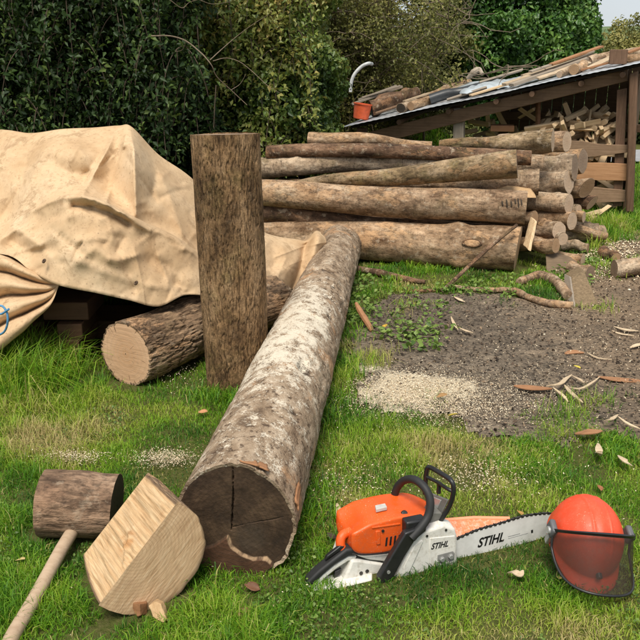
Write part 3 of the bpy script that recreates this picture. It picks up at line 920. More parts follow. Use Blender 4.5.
        s = fo.modifiers.new("thick", 'SOLIDIFY'); s.thickness = 0.006
    CAPS.append((p0[:2] + (p1 - p0)[:2] * 0.055, p1[:2], 0.13))
    return root
main_log()
branch("bark_strip", "reddish strip of torn bark leaning off the long felled log", "bark strip", [G(372, 331, 0.01), G(368, 324, 0.04), G(360, 311, 0.10), G(356, 303, 0.14)], [0.012, 0.022, 0.02, 0.012], WD_RED)

# ---------------------------------------------------------------- standing trunk
def standing_trunk():
    b = G(236, 394); top_y = 132
    p1 = P(226, top_y, b[1] + 0.17 * 0)
    base = np.array([b[0], b[1] + 0.15, -0.03])
    p1 = P(225, 134, base[1])
    H = p1[2] + 0.03
    M, L = axis_frame(base, p1, (0, 1, 0))
    root = empty("upright_trunk", "tall sawn-off trunk standing upright in the grass, rough fissured brown bark", "tree trunk", M=M)
    nr, nz = 320, 220
    a = np.arange(nr) / nr * 2 * math.pi
    T, A = np.meshgrid(np.linspace(0, 1, nz), a, indexing='xy')
    r0 = 31.5 * mpp(base); r1 = 35 * mpp(p1)
    R = r0 + (r1 - r0) * T
    z = T * L
    ca, sa = np.cos(A), np.sin(A)
    rid = fbm(v3(ca * 6, sa * 6, z * 3.2), 31, 3)
    rid2 = np.abs(fbm(v3(ca * 17 + 0.6 * vn(v3(ca * 3, sa * 3, z * 9), 8), sa * 17, z * 15), 32, 2) - 0.5) * 2
    grv = 1 - smooth(rid2, 0.02, 0.17)
    R = R * (1 + 0.08 * (fbm(v3(ca * 1.3, sa * 1.3, z * 1.6), 33, 3) - 0.5)) - 0.005 * grv + 0.006 * (rid - 0.5)
    dx = np.angle(np.exp(1j * (A - 5.2))) * 0.17
    R = R - 0.02 * np.exp(-((z - 0.38) / 0.07) ** 2 - ((np.angle(np.exp(1j * (A - math.radians(20)))) * 0.17) / 0.02) ** 2)
    x, y = R * ca, R * sa
    body = v3(x, y, z)
    top = body[:, -1] * np.array([0.97, 0.97, 1]) + np.array([0, 0, -0.002])
    full = np.concatenate([body, top[:, None]], 1)
    full[:, -2:, 2] += 0.06 * full[:, -2:, 0] * 0 + 0.0
    # the saw cut on top leans a little to the back
    yb = np.array(M)[:3, :3]
    wy = full[:, -2:, 0] * yb[1, 0] + full[:, -2:, 1] * yb[1, 1]
    full[:, -2:, 2] += -0.065 * wy
    me = grid_mesh("bark", full, closed_u=True, attrs={'groove': np.concatenate([grv, grv[:, -1:]], 1).ravel()}); me.set_sharp_from_angle(angle=math.radians(75))
    link("bark", me, BK_TRUNK, root)
    c = full[:, -1].mean(0)
    pts = c + (full[:, -1] - c)[:, None] * np.linspace(1, 0.01, 8)[None, :, None]
    link("cut_top", grid_mesh("cut_top", pts[::-1][:, ::-1], closed_u=True), EN_GREY, root)
    CAPS.append((base[:2], base[:2] + 0.001, r0 * 0.95))
standing_trunk()

# ---------------------------------------------------------------- log under the canvas
r = 0.170
c0 = G(125.5, 354, r)
c1 = c0 + np.array([0.75, 0.98, 0.0])
def patch_profile(R, T, A, L):
    m = smooth(fbm(v3(np.cos(A) * 2.2, np.sin(A) * 2.2, T * L * 4), 8, 4), 0.42, 0.46)
    return R + 0.009 * m - 0.006 * groove_field(A, T * L) * (m + 0.3)
log_obj("sheltered_log", "thick log lying under the canvas edge, fresh round cut facing the camera", c0, c1, r, r * 0.98, BK_ROUGH, EN_TAN, EN_GREY, 51,
        nz=190, nr=190, rough=0.035, knots=None, profile=patch_profile, tilt0=(-0.12, 0))

# ---------------------------------------------------------------- half-round billet
def billet():
    ctr = G(138.5, 553, 0.222)
    ax = np.array([-0.14, 0.21, 0.0]); Ln = 0.235; ax /= np.linalg.norm(ax)          # from the end face backwards
    e1 = np.array([ax[1], -ax[0], 0.0])                                            # to the picture's right
    up = np.array([0, 0, 1.0])
    a45 = math.radians(44)
    ch = e1 * math.cos(a45) + up * math.sin(a45)                                   # chord direction
    nn = e1 * math.sin(a45) - up * math.cos(a45)                                   # towards the round side
    M = basis(ch, nn, np.cross(ch, nn), ctr)
    root = empty("half_log_billet", "half-round log billet with a bright split face, leaning between mallet and long log", "firewood", M=M)
    zs = np.sign(np.cross(ch, nn) @ ax)                                             # local z sign that goes backwards
    r = 0.193
    na, nzz = 64, 24
    an = np.linspace(0, math.pi, na)
    d_ = 0.042                                    # a little more than half of the round
    rad = (d_ * np.sin(an) + np.sqrt(r * r - (d_ * np.cos(an)) ** 2)) * (1 + 0.08 * (fbm(v3(np.cos(an) * 2.6, np.sin(an) * 2.6, 0), 6, 4) - 0.5))
    # split face: fibrous and torn
    U, V = np.meshgrid(np.linspace(-1, 1, 90), np.linspace(0, 1, 60), indexing='ij')
    rU = np.interp(U[:, 0], [-1, 1], [-rad[-1], rad[0]])[:, None] * np.ones_like(V)
    h = 0.012 * (fbm(v3(U * 30, V * 1.6, 0), 16, 4) - 0.5) + 0.022 * (fbm(v3(U * 11, V * 1.0, 0), 12, 4) - 0.5) + 0.012 * (fbm(v3(U * 4, V * 2, 4), 13, 2) - 0.5)
    kd = np.hypot((U + 0.02) * 0.2, (V - 0.35) * 0.25)
    h = h + 0.02 * np.exp(-(kd / 0.05) ** 2) * (fbm(v3(U * 22, V * 5, 7), 14, 4) - 0.5) - 0.016 * np.exp(-(((V - 0.30 - 0.6 * U) * 0.1) / 0.006) ** 2 - ((U + 0.10) / 0.22) ** 2)
    edge = np.minimum(np.minimum(V, 1 - V) * 16, np.minimum(1 + U, 1 - U) * 20).clip(0, 1)
    face = v3(rU, h * edge - 0.0, zs * V * Ln)
    rimf = smooth(np.abs(U) + 0.012 * (fbm(v3(U * 2, V * 12, 3), 5, 3) - 0.5), 0.955, 0.985)
    N = NT("split_face_wood")
    o = N.obj()
    f = N.noise(N.mapp(o, (40, 8, 2.2)), 2.0, 6, 0.7, 0.3)
    col = N.ramp(f, [(0.25, (0.36, 0.21, 0.10)), (0.45, (0.52, 0.34, 0.18)), (0.62, (0.59, 0.42, 0.245)), (0.78, (0.66, 0.50, 0.32))])
    kk = N.noise(o, 12, 5, 0.7)
    col = N.mix(N.ramp(kk, [(0.55, 0.0), (0.72, 0.5)]), col, (0.40, 0.22, 0.10))
    col = N.mix(N.attr('knot'), col, (0.36, 0.16, 0.05))
    col = N.mix(1.0, col, N.ramp(N.noise(N.mapp(o, (150, 30, 5)), 1.5, 4, 0.7), [(0.3, 0.72), (0.6, 1.06)]), 'MULTIPLY')
    col = N.mix(N.attr('rim'), col, (0.12, 0.075, 0.045))
    N.bump(f, 0.6, 0.010)
    fm = N.done(col, 0.7, 0.2)
    knot = 0.9 * np.exp(-(kd / 0.045) ** 2) * smooth(fbm(v3(U * 8, V * 8, 0), 5, 3), 0.35, 0.65)
    me = grid_mesh("split_face", face if zs < 0 else face[::-1], attrs={'knot': (knot if zs < 0 else knot[::-1]).ravel(), 'rim': (rimf if zs < 0 else rimf[::-1]).ravel()})
    link("split_face", me, fm, root)
    # round bark side
    Tz, An = np.meshgrid(np.linspace(0, 1, nzz), an, indexing='xy')
    Rb = rad[:, None] * (1 + 0.035 * (fbm(v3(np.cos(An) * 7, np.sin(An) * 7, Tz * 2), 15, 3) - 0.5))
    endin = np.where((Tz == 0) | (Tz == 1), 1.0, 1.0)
    bk = v3(Rb * np.cos(An) * endin, Rb * np.sin(An), zs * Tz * Ln)
    link("bark", grid_mesh("bark", bk if zs > 0 else bk[::-1]), BK_ROUGH, root)
    # the two sawn ends
    for e, zz in ((0, 0.0), (1, Ln)):
        nrad = 24
        fr = np.linspace(0, 1, nrad)
        ring = bk[:, 0 if e == 0 else -1]
        chord = np.stack([ring[:, 0], np.zeros(na), ring[:, 2]], -1)
        S = chord[:, None] * (1 - fr[None, :, None]) + ring[:, None] * fr[None, :, None]
        S[..., 2] += zs * 0.004 * (fbm(v3(S[..., 0] * 60 + S[..., 1] * 40, S[..., 1] * 9, 0), 3, 3) - 0.5) * (fr[None] < 0.99) * (fr[None] > 0.01)
        N = NT("sawn_end_wood")
        o = N.obj()
        x, y, z = N.xyz(o)
        rr = N.math('SQRT', N.math('ADD', N.math('MULTIPLY', x, x), N.math('MULTIPLY', y, y)))
        d = N.noise(o, 6, 3, 0.5)
        w = N.math('SINE', N.math('MULTIPLY', N.math('ADD', rr, N.math('MULTIPLY', d, 0.03)), 520))
        s = N.noise(N.mapp(o, (5, 42, 5)), 2.2, 5, 0.7, 0.2)
        col = N.ramp(s, [(0.3, (0.42, 0.255, 0.135)), (0.55, (0.62, 0.42, 0.25)), (0.75, (0.74, 0.56, 0.37))])
        col = N.mix(N.ramp(w, [(0.2, 0.0), (1.0, 0.22)]), col, (0.24, 0.14, 0.08))
        col = N.mix(N.ramp(N.noise(o, 9, 4, 0.6), [(0.55, 0.0), (0.75, 0.5)]), col, (0.34, 0.20, 0.12))
        col = N.mix(N.attr('rim'), col, (0.13, 0.085, 0.05))
        N.bump(s, 0.35, 0.006)
        rim = smooth(np.broadcast_to(fr, S.shape[:2]) * 1.0, 0.93, 0.985)
        me = grid_mesh("end_face", S if (zs > 0) ^ (e == 1) else S[::-1], attrs={'rim': rim.ravel()})
        link("end_face", me, N.done(col, 0.75, 0.2), root)
    for ch_ in root.children:                                                      # the far lower edge is worn round
        vv = np.empty(len(ch_.data.vertices) * 3, np.float32); ch_.data.vertices.foreach_get('co', vv); vv = vv.reshape(-1, 3)
        k_ = np.clip(zs * vv[:, 2] / Ln, 0, 1)
        vv[:, 0] = np.where(vv[:, 0] < 0, vv[:, 0] * (1 - 0.22 * k_ ** 2), vv[:, 0] * (1 - 0.04 * k_))
        ch_.data.vertices.foreach_set('co', vv.ravel()); ch_.data.update()
    CAPS.append((ctr[:2] - e1[:2] * 0.15, ctr[:2] + e1[:2] * 0.15, 0.03))
    CAPS.append((ctr[:2] + ax[:2] * 0.1, ctr[:2] + ax[:2] * 0.2, 0.13))
billet()
hexa("wood_chunk", "small yellow splintered chunk on the grass under the half-round billet", "wood chip",
     [G(148, 606, 0.05), G(153, 617, 0.02), G(164, 624, 0.012), G(167, 619, 0.02), G(161, 604, 0.06), G(155, 600, 0.07)], (0.0, 0.035, -0.02), WD_FRESH, bevel=0.003)
hexa("wood_chunk", "brown splintered chunk on the grass at the billet's lower tip", "wood chip",
     [G(128, 601, 0.05), G(137, 617, 0.015), G(141, 616, 0.02), G(140, 604, 0.06)], (0.012, 0.035, -0.02), WD_RED, bevel=0.003)

# ---------------------------------------------------------------- mallet
def mallet():
    r = 0.117
    p0, p1 = G(44, 504, 0.122), G(117, 506, 0.112)
    log = log_obj("wooden_mallet", "big wooden mallet with a log head and a long pale handle lying in the grass", p0, p1, 0.124, 0.114, BK_MALLET, EN_DARK, BK_MALLET and EN_DARK, 61,
                  cat="mallet", nz=60, nr=70, rough=0.06, bend=0.004, knots=None, lip=0.985, tilt1=(0.0, 0.04), part="head")
    M = log.matrix_basis.copy()
    Mi = np.array(M.inverted())
    w0, w1 = P(83, 512, p0[1] + 0.02), G(4, 652, 0.03)
    w0 = np.array([w0[0], w0[1], w0[2]])
    pts = [w0 + (w1 - w0) * k for k in np.linspace(-0.02, 1.05, 14)]
    pts = [p + np.array([0.0015 * math.sin(i), 0, 0.001 * math.cos(i * 1.7)]) for i, p in enumerate(pts)]
    loc = [(Mi @ np.array([*p, 1]))[:3] for p in pts]
    MB().tube(loc, np.linspace(0.0235, 0.0225, 14), 20).build("handle", WD_HANDLE, log, smooth_deg=50)
    CAPS.append((w0[:2], w1[:2], 0.012))
mallet()
# ---------------------------------------------------------------- chainsaw
M_ORANGE = plain("orange_plastic", (0.78, 0.105, 0.012), 0.42, 0.5, var=0.10, scale=14, bump=0.04, dirt=(0.55, 0.10, 0.03))
M_WHITE = plain("pale_grey_plastic", (0.60, 0.58, 0.53), 0.55, 0.4, var=0.12, scale=25, bump=0.05, dirt=(0.33, 0.28, 0.20))
M_BLACK = plain("black_plastic", (0.014, 0.014, 0.015), 0.42, 0.5, var=0.3, scale=20, bump=0.04, dirt=(0.03, 0.028, 0.024))
M_RUBBER = plain("black_rubber", (0.02, 0.02, 0.02), 0.6, 0.4, var=0.2, scale=50, bump=0.1)
def grimed(name, col, rough, dirt, chips=(0.55, 0.45, 0.30), amt=0.6):
    N = NT(name)
    v = N.obj()
    a = N.noise(v, 14, 5, 0.65); b = N.noise(v, 38, 6, 0.8); s_ = N.noise(v, 260, 2, 0.5)
    c = N.mix(N.ramp(a, [(0.35, 0.0), (0.7, 1.0)]), tuple(x * 0.86 for x in col), col)
    c = N.mix(N.math('MULTIPLY', N.ramp(b, [(0.50, 0.0), (0.68, 1.0)]), amt), c, dirt)
    sm = N.math('MULTIPLY', N.ramp(s_, [(0.66, 0.0), (0.70, 1.0)]), N.ramp(a, [(0.45, 0.0), (0.6, 0.8)]))
    c = N.mix(sm, c, chips)
    N.bump(N.math('ADD', b, s_), 0.12, 0.003)
    return N.done(c, N.ramp(b, [(0.4, rough), (0.7, min(1, rough + 0.3))]), 0.4)
M_ORANGE = grimed("orange_plastic_used", (0.78, 0.105, 0.014), 0.36, (0.42, 0.10, 0.035), amt=0.45)
M_WHITE = grimed("pale_grey_plastic_used", (0.74, 0.715, 0.655), 0.5, (0.30, 0.25, 0.18), amt=0.6)
M_STEEL = plain("bar_steel", (0.74, 0.73, 0.70), 0.45, 0.5, 0.0, var=0.12, scale=8, bump=0.03, dirt=(0.36, 0.34, 0.31))
M_CHAIN = plain("chain_steel", (0.07, 0.065, 0.06), 0.45, 0.5, 0.7, var=0.3, scale=60)
M_METAL = plain("bright_metal", (0.5, 0.5, 0.48), 0.4, 0.5, 0.6, var=0.2, scale=40)
M_PRINT = plain("black_print", (0.012, 0.012, 0.012), 0.5, 0.3, bump=0)
M_PRINTG = plain("grey_print", (0.33, 0.33, 0.33), 0.5, 0.3, bump=0)
M_PLATE = plain("label_plate", (0.50, 0.48, 0.44), 0.45, 0.4, var=0.2, scale=40)

S0, S1 = G(314, 601), G(457, 566)
_u = (S1 - S0); _u[2] = 0; _u /= np.linalg.norm(_u)
_n = np.array([-_u[1], _u[0], 0.0])

def sp(px, py, dep):                         # photo pixel on the saw's vertical plane -> saw coordinates
    d = ray(px, py); o = np.array([0, 0, CAM_H])
    k = ((S0 + _n * dep - o) @ _n) / (d @ _n)
    p = o + d * k - S0
    return np.array([p @ _u, p @ _n, p[2]])

def saw_prism(poly, d_at, d0, d1, grow1=1.0):
    q = np.array([sp(x, y, d_at) for x, y in poly])
    c = q.mean(0)
    mb = MB()
    a = [(p[0], d0, p[2]) for p in q]
    b = [(c[0] + (p[0] - c[0]) * grow1, d1, c[2] + (p[2] - c[2]) * grow1) for p in q]
    n = len(q)
    mb.add(a + b, [tuple(range(n)), tuple(range(2 * n - 1, n - 1, -1))] + [(i, i + n, (i + 1) % n + n, (i + 1) % n) for i in range(n)])
    return mb

def text_mesh(name, body, w, h, m, parent, origin, ang, y, shear=0.0, bold=0.02, depth=0.0006):
    cu = bpy.data.curves.new(name, 'FONT')
    cu.body = body; cu.size = 1.0; cu.shear = shear; cu.offset = bold; cu.extrude = 0.5; cu.resolution_u = 3
    to = bpy.data.objects.new(name, cu); C.objects.link(to)
    dg = bpy.context.evaluated_depsgraph_get()
    me = bpy.data.meshes.new_from_object(to.evaluated_get(dg))
    bpy.data.objects.remove(to)
    v = np.array([p.co for p in me.vertices])
    v[:, 0] = (v[:, 0] - v[:, 0].min()) / np.ptp(v[:, 0]) * w
    v[:, 1] = (v[:, 1] - v[:, 1].min()) / np.ptp(v[:, 1]) * h
    v[:, 2] *= depth
    ca, sa = math.cos(ang), math.sin(ang)
    out = np.stack([origin[0] + v[:, 0] * ca - v[:, 1] * sa, y - v[:, 2], origin[1] + v[:, 0] * sa + v[:, 1] * ca], -1)
    me.vertices.foreach_set('co', out.astype(np.float32).ravel()); me.update()
    me.materials.clear()
    return link(name, me, m, parent)

def chainsaw():
    Ms = basis(_u, _n, (0, 0, 1), S0)
    root = empty("chainsaw", "orange and white chainsaw lying in the grass with its bar pointing at the helmet", "chainsaw", M=Ms)
    # engine cover, lofted through sections across the saw
    near = [(354, 555), (351, 545), (352, 534), (370, 524), (386, 519.5), (404, 515), (428, 513), (424, 530), (396, 551.5), (375, 553.5)]
    mid = [(344, 551), (341, 543), (346, 530), (361, 511), (378, 504.5), (404, 503), (431, 503.5), (431, 525), (404, 545), (372, 549)]
    N_ = np.array([sp(x, y, 0.042) for x, y in near]); Mm = np.array([sp(x, y, 0.125) for x, y in mid])
    Mm[-3:, 2] = N_[-3:, 2]; Mm[0, 2] = N_[0, 2]
    secs = [(0.036, N_, 0.80), (0.037, N_, 0.95), (0.044, N_, 1.0), (0.052, N_ * 0.9 + Mm * 0.1, 1.0), (0.088, N_ * 0.42 + Mm * 0.58, 1.0), (0.125, Mm, 1.0), (0.165, N_ * 0.35 + Mm * 0.65, 1.0), (0.20, N_, 0.97), (0.205, N_, 0.8)]
    mb = MB(); V = []; n = len(near)
    for d, q, s in secs:
        c = q.mean(0)
        V += [(c[0] + (p[0] - c[0]) * s, d, c[2] + (p[2] - c[2]) * s) for p in q]
    Fs = [tuple(range(n - 1, -1, -1)), tuple((len(secs) - 1) * n + i for i in range(n))]
    for k in range(len(secs) - 1):
        for i in range(n):
            j = (i + 1) % n
            Fs.append((k * n + i, k * n + j, (k + 1) * n + j, (k + 1) * n + i))
    mb.add(V, Fs)
    cov = mb.build("engine_cover", M_ORANGE, root, sub=3, smooth_deg=180)
    cr = cov.data.attributes.new("crease_edge", 'FLOAT', 'EDGE')
    for e in cov.data.edges:
        a_i, b_i = e.vertices
        if a_i // n == b_i // n and a_i // n in (2,): cr.data[e.index].value = 0.75
        elif a_i % n == b_i % n and a_i % n in (2, 3, 6): cr.data[e.index].value = 0.55
    # raised rim and slot moulded on the side of the cover
    saw_prism([(372, 527), (400, 523), (400.5, 524.5), (372, 528.6)], 0.036, 0.0335, 0.06).build("cover_ridge", M_ORANGE, cov, bevel=0.0015)
    saw_prism([(375.5, 531), (380, 530.4), (380.5, 544), (376.2, 544.6)], 0.036, 0.0325, 0.06).build("cover_latch", M_ORANGE, cov, bevel=0.0025)
    q = sp(341.5, 538, 0.08)
    mbx = MB()
    pts = spline([sp(345, 553, 0.07), sp(340.5, 545, 0.075), sp(342, 536, 0.085), sp(350, 531, 0.095)], 5)
    mbx.tube(pts, 0.016, 14).build("cover_lip", M_ORANGE, cov, smooth_deg=80)
    # sticker on the cover, oil cap knob
    a, b, c_, d_ = (sp(376, 510.5, 0.085), sp(387, 508, 0.085), sp(385, 504.2, 0.11), sp(375, 506.3, 0.11))
    mb = MB(); q4 = np.array([a, b, c_, d_]); up = np.cross(b - a, d_ - a); up /= np.linalg.norm(up)
    q4 = q4 + up * 0.004
    mb.add(list(q4) + list(q4 - up * 0.012), [(0, 1, 2, 3), (7, 6, 5, 4), (0, 4, 5, 1), (1, 5, 6, 2), (2, 6, 7, 3), (3, 7, 4, 0)])
    mb.build("sticker", M_PLATE, cov, bevel=0.001)
    k0 = sp(404, 514, 0.06)
    MB().tube([k0 + np.array([0, 0.02, -0.02]), k0 + np.array([0, -0.004, 0.004]), k0 + np.array([0, -0.007, 0.007])], [0.012, 0.012, 0.009], 16).build("knob", M_BLACK, root, bevel=0.001)
    k0 = sp(379, 503, 0.19)
    MB().tube([k0 + np.array([0, 0, -0.03]), k0 + np.array([0, 0, 0.006]), k0 + np.array([0, 0, 0.012])], [0.016, 0.016, 0.011], 14).build("filler_cap", M_BLACK, root, bevel=0.001)
    # crankcase and tank housing
    saw_prism([(357, 556), (372, 555), (396, 552.5), (392, 563), (368, 560)], 0.045, 0.045, 0.195).build("shroud", M_WHITE, root, bevel=0.005)
    saw_prism([(355, 557), (392, 562.5), (389, 566), (356, 561)], 0.048, 0.052, 0.19).build("gap_shade", M_BLACK, root, bevel=0.002)  # dark slab stands in for the shade in the open gap
    th = saw_prism([(352, 561), (359, 560.5), (390, 565.5), (384, 586), (360, 590.5), (345, 594), (344, 580), (348, 572)], 0.04, 0.042, 0.185).build("tank_housing", M_WHITE, root, bevel=0.008, seg=3)
    for px, py in ((361, 573), (366, 577), (362, 580), (367, 571)):
        k = sp(px, py, 0.042)
        MB().tube([k + np.array([0, 0.006, 0]), k + np.array([0, -0.003, 0])], 0.0065, 12).build("adjuster_screw", M_CHAIN, th)
    saw_prism([(380, 556), (456, 540), (456, 566), (396, 583), (380, 584)], 0.05, 0.05, 0.20).build("engine_block", M_BLACK, root, bevel=0.006)
    # rear handle: grip, trigger lockout, white loop under it
    top = [(306, 580), (318, 568.5), (332, 557.5), (345, 547.5), (352, 546), (357, 549), (356, 553.5), (347, 554.5), (334, 562.5), (322, 572.5), (312, 582.5), (307, 583.5)]
    saw_prism(top, 0.06, 0.045, 0.085).build("rear_grip", M_RUBBER, root, bevel=0.012, seg=3)
    saw_prism([(325, 560.5), (343, 548.8), (344.5, 546), (340, 546), (327, 556)], 0.06, 0.058, 0.072).build("trigger_lockout", M_BLACK, root, bevel=0.003)
    saw_prism([(312, 582.5), (322, 572.5), (334, 562.5), (347, 554.5), (356, 554), (353, 560), (347, 559.5), (336, 566.5), (325, 575.5), (316, 584.5), (317, 593), (311, 591), (306, 584)], 0.062, 0.05, 0.08).build("grip_underside", M_WHITE, root, bevel=0.005)
    saw_prism([(334, 571), (341, 567.5), (339, 574), (333, 577)], 0.065, 0.058, 0.07).build("throttle_trigger", M_BLACK, root, bevel=0.002)
    z0 = 0.004
    pl = [sp(313, 598.5, 0.03), sp(346, 597, 0.01), sp(372, 589, 0.01), sp(372, 586, 0.085), sp(343, 586.5, 0.085), sp(315, 592, 0.08)]
    mb = MB(); n = len(pl)
    mb.add([(p[0], p[1], 0.022) for p in pl] + [(p[0], p[1], z0) for p in pl],
           [tuple(range(n)), tuple(range(2 * n - 1, n - 1, -1))] + [(i, i + n, (i + 1) % n + n, (i + 1) % n) for i in range(n)])
    mb.build("hand_rest", M_WHITE, root, bevel=0.006, seg=3)
    # sprocket cover with recessed name panel, nuts
    cv = saw_prism([(393, 584.5), (412.5, 542), (425, 531.5), (445, 525), (455.5, 529), (457.5, 537), (457.5, 562.5), (448, 572.5), (424, 580)], 0.0, 0.0, 0.055, 1.06).build("sprocket_cover", M_WHITE, root, bevel=0.009, seg=3)
    saw_prism([(429.5, 538), (454.5, 535.5), (455.5, 562), (433, 567), (429, 563)], 0.0, -0.0025, 0.01).build("name_panel", M_WHITE, cv, bevel=0.002)
    saw_prism([(403, 566), (414, 545), (421, 539.5), (423, 541), (410, 570), (404, 579)], 0.0, -0.004, 0.01).build("cover_rib", M_WHITE, cv, bevel=0.003)
    saw_prism([(437, 554.5), (452.5, 550.5), (454.5, 553), (454, 559.5), (439.5, 563), (437, 560)], 0.0, -0.0035, 0.008).build("nut_recess", plain("grey_recess", (0.24, 0.235, 0.22), 0.6, 0.4), cv, bevel=0.002)
    for px, py in ((442, 559), (450.5, 556.2)):
        k = sp(px, py, -0.004)
        MB().tube([k + np.array([0, 0.004, 0]), k + np.array([0, -0.008, 0])], 0.0095, 6).build("bar_nut", M_METAL, cv, bevel=0.001)
    a, b = sp(431, 549.8, -0.003), sp(448.2, 546.5, -0.003)
    h = np.linalg.norm(sp(431, 549.8, -0.003) - sp(431, 543.8, -0.003))
    text_mesh("lettering", "STIHL", np.linalg.norm(b - a), h, M_PRINT, cv, (a[0], a[2]), math.atan2(b[2] - a[2], b[0] - a[0]), -0.0029, shear=0.3, bold=0.025)
    # screws, seam and grime-catching fittings
    for px, py in ((409, 570), (427, 536), (446, 530), (418, 576), (451, 567)):
        k = sp(px, py, -0.001)
        MB().tube([k + np.array([0, 0.004, 0]), k + np.array([0, -0.002, 0])], 0.0045, 10).build("cover_screw", M_CHAIN, cv)
    for i_ in range(4):
        saw_prism([(386 + i_ * 4.2, 537.5 - i_ * 0.9), (388 + i_ * 4.2, 537.1 - i_ * 0.9), (387 + i_ * 4.2, 546 - i_ * 0.9), (385 + i_ * 4.2, 546.4 - i_ * 0.9)], 0.036, 0.0352, 0.05).build("vent_slot", M_BLACK, cov, bevel=0.001)
    MB().tube(spline([sp(x_, y_, 0.036) for x_, y_ in ((352, 553.5), (362, 555), (376, 554.2), (392, 552.5))], 5), 0.0022, 6).build("cover_seam", M_BLACK, root)
    k = sp(383, 531, 0.034)
    MB().tube([k + np.array([0, 0.006, 0]), k + np.array([0, -0.002, 0])], 0.005, 10).build("cover_screw", M_BLACK, cov)
    # front handle: tube over the top and strap down the side
    path = [(392, 512, 0.20), (393.5, 500, 0.195), (397, 488, 0.18), (404, 480.5, 0.15), (414, 479.5, 0.10), (424.5, 487.5, 0.05), (430, 500, 0.02), (428.5, 515, 0.004), (421, 527, -0.006), (411, 538, -0.010)]
    pts = spline([sp(*p) for p in path], 6)
    rr = np.interp(np.linspace(0, 1, len(pts)), [0, 0.1, 0.8, 1], [0.0125, 0.0135, 0.0145, 0.016])
    MB().tube(pts, rr, 16).build("front_handle", M_RUBBER, root, smooth_deg=80)
    st = saw_prism([(405, 533), (415, 529), (421, 530), (416, 538), (404.5, 556), (391, 581), (386, 584.5), (379.5, 584), (378.5, 578), (393, 553)], -0.010, -0.014, 0.012).build("handle_strap", M_BLACK, root, bevel=0.005, seg=3)
    k = sp(388.5, 572, -0.014)
    MB().tube([k + np.array([0, 0.004, 0]), k + np.array([0, -0.003, 0])], 0.006, 12).build("strap_screw", M_METAL, st)
    saw_prism([(404, 520), (424, 516), (424, 528), (412, 538), (404, 533)], 0.02, 0.0, 0.04).build("handle_mount", M_BLACK, root, bevel=0.006)
    # front hand guard
    g = [(434, 529, 0.035), (441, 520, 0.03), (448.5, 508, 0.02), (452.5, 497, 0.01), (453.5, 487, 0.01), (450.5, 480, 0.025), (441, 473.5, 0.08), (431.5, 468, 0.14), (428, 467.5, 0.155), (426.5, 472, 0.16), (425.5, 483, 0.165), (425, 494, 0.165)]
    gp = spline([sp(*p) for p in g], 5)
    hg = MB().tube(gp, 0.0085, 10)
    hg.tube(spline([sp(427, 477, 0.155), sp(437, 482, 0.10), sp(447, 488.5, 0.03), sp(452, 491, 0.012)], 4), 0.0065, 8)
    hg.tube([sp(439.5, 482.5, 0.09), sp(438.5, 493, 0.09)], 0.008, 8)
    hgo = hg.build("hand_guard", M_BLACK, root, smooth_deg=80)
    mb = MB(); q = [sp(427, 492, 0.15), sp(447.5, 500, 0.03), sp(441, 514, 0.035), sp(428, 508, 0.14)]
    nn = np.cross(q[1] - q[0], q[3] - q[0]); nn /= np.linalg.norm(nn); nn *= -np.sign(nn[1])
    mb.add(q + [p + nn * -0.008 for p in q], [(0, 1, 2, 3), (7, 6, 5, 4), (0, 4, 5, 1), (1, 5, 6, 2), (2, 6, 7, 3), (3, 7, 4, 0)])
    mb.build("guard_web", plain("grey_plastic", (0.16, 0.155, 0.14), 0.6, 0.4), hgo, bevel=0.002)
    q2 = [q[0] * 0.55 + q[2] * 0.45 + (p - q[0] * 0.5 - q[2] * 0.5) * 0.62 + nn * 0.003 for p in q]
    MB().add(q2 + [p - nn * 0.005 for p in q2], [(0, 1, 2, 3), (7, 6, 5, 4), (0, 4, 5, 1), (1, 5, 6, 2), (2, 6, 7, 3), (3, 7, 4, 0)]).build("guard_plate", M_METAL, hgo, bevel=0.001)
    saw_prism([(427, 528), (433, 512), (441, 512), (444, 518), (440, 524), (430, 531)], 0.035, 0.03, 0.09).build("guard_foot", M_WHITE and bpy.data.materials["grey_plastic"], root, bevel=0.004)
    # guide bar, chain, print
    top = [(452, 541), (477.5, 530.2), (500, 523.6), (524, 516.3), (545, 513.6), (553, 514.5), (559, 520), (559.5, 527), (555, 532)]
    bot = [(541, 538.2), (515, 545.5), (487, 553.5), (458, 561.5), (452, 562)]
    dp = 0.028
    bar = saw_prism(top + bot, dp, dp - 0.0025, dp + 0.0025).build("guide_bar", M_STEEL, root, bevel=0.0008)
    edge = spline([sp(x, y, dp) for x, y in top + bot], 8)
    mb = MB()
    L = np.concatenate([[0], np.cumsum(np.linalg.norm(np.diff(edge, axis=0), axis=1))])
    step = 0.0094
    cen = np.array([sp(505, 538, dp)])[0]
    for i, s in enumerate(np.arange(0.004, L[-1] - 0.004, step)):
        p = np.array([np.interp(s, L, edge[:, k]) for k in range(3)])
        p2 = np.array([np.interp(s + 0.004, L, edge[:, k]) for k in range(3)])
        t = p2 - p; t /= np.linalg.norm(t)
        nrm = np.array([-t[2], 0, t[0]])
        R = np.stack([t, np.array([0, 1, 0]), nrm], 1)
        mb.box(p + nrm * 0.0012, (0.0105, 0.0045 if i % 2 else 0.008, 0.006), R)
        if i % 3 == 0:
            c = p + nrm * 0.0048
            mb.add([c + t * 0.005 - nrm * 0.003 + np.array([0, s_, 0]) for s_ in (-0.004, 0.004)] + [c - t * 0.006 - nrm * 0.003 + np.array([0, s_, 0]) for s_ in (-0.004, 0.004)]
                   + [c - t * 0.0045 + nrm * 0.0022 + np.array([0, s_, 0]) for s_ in (-0.004, 0.004)], [(0, 2, 4), (1, 5, 3), (0, 1, 3, 2), (2, 3, 5, 4), (0, 4, 5, 1)])
    mb.build("saw_chain", M_CHAIN, root, smooth_deg=20)
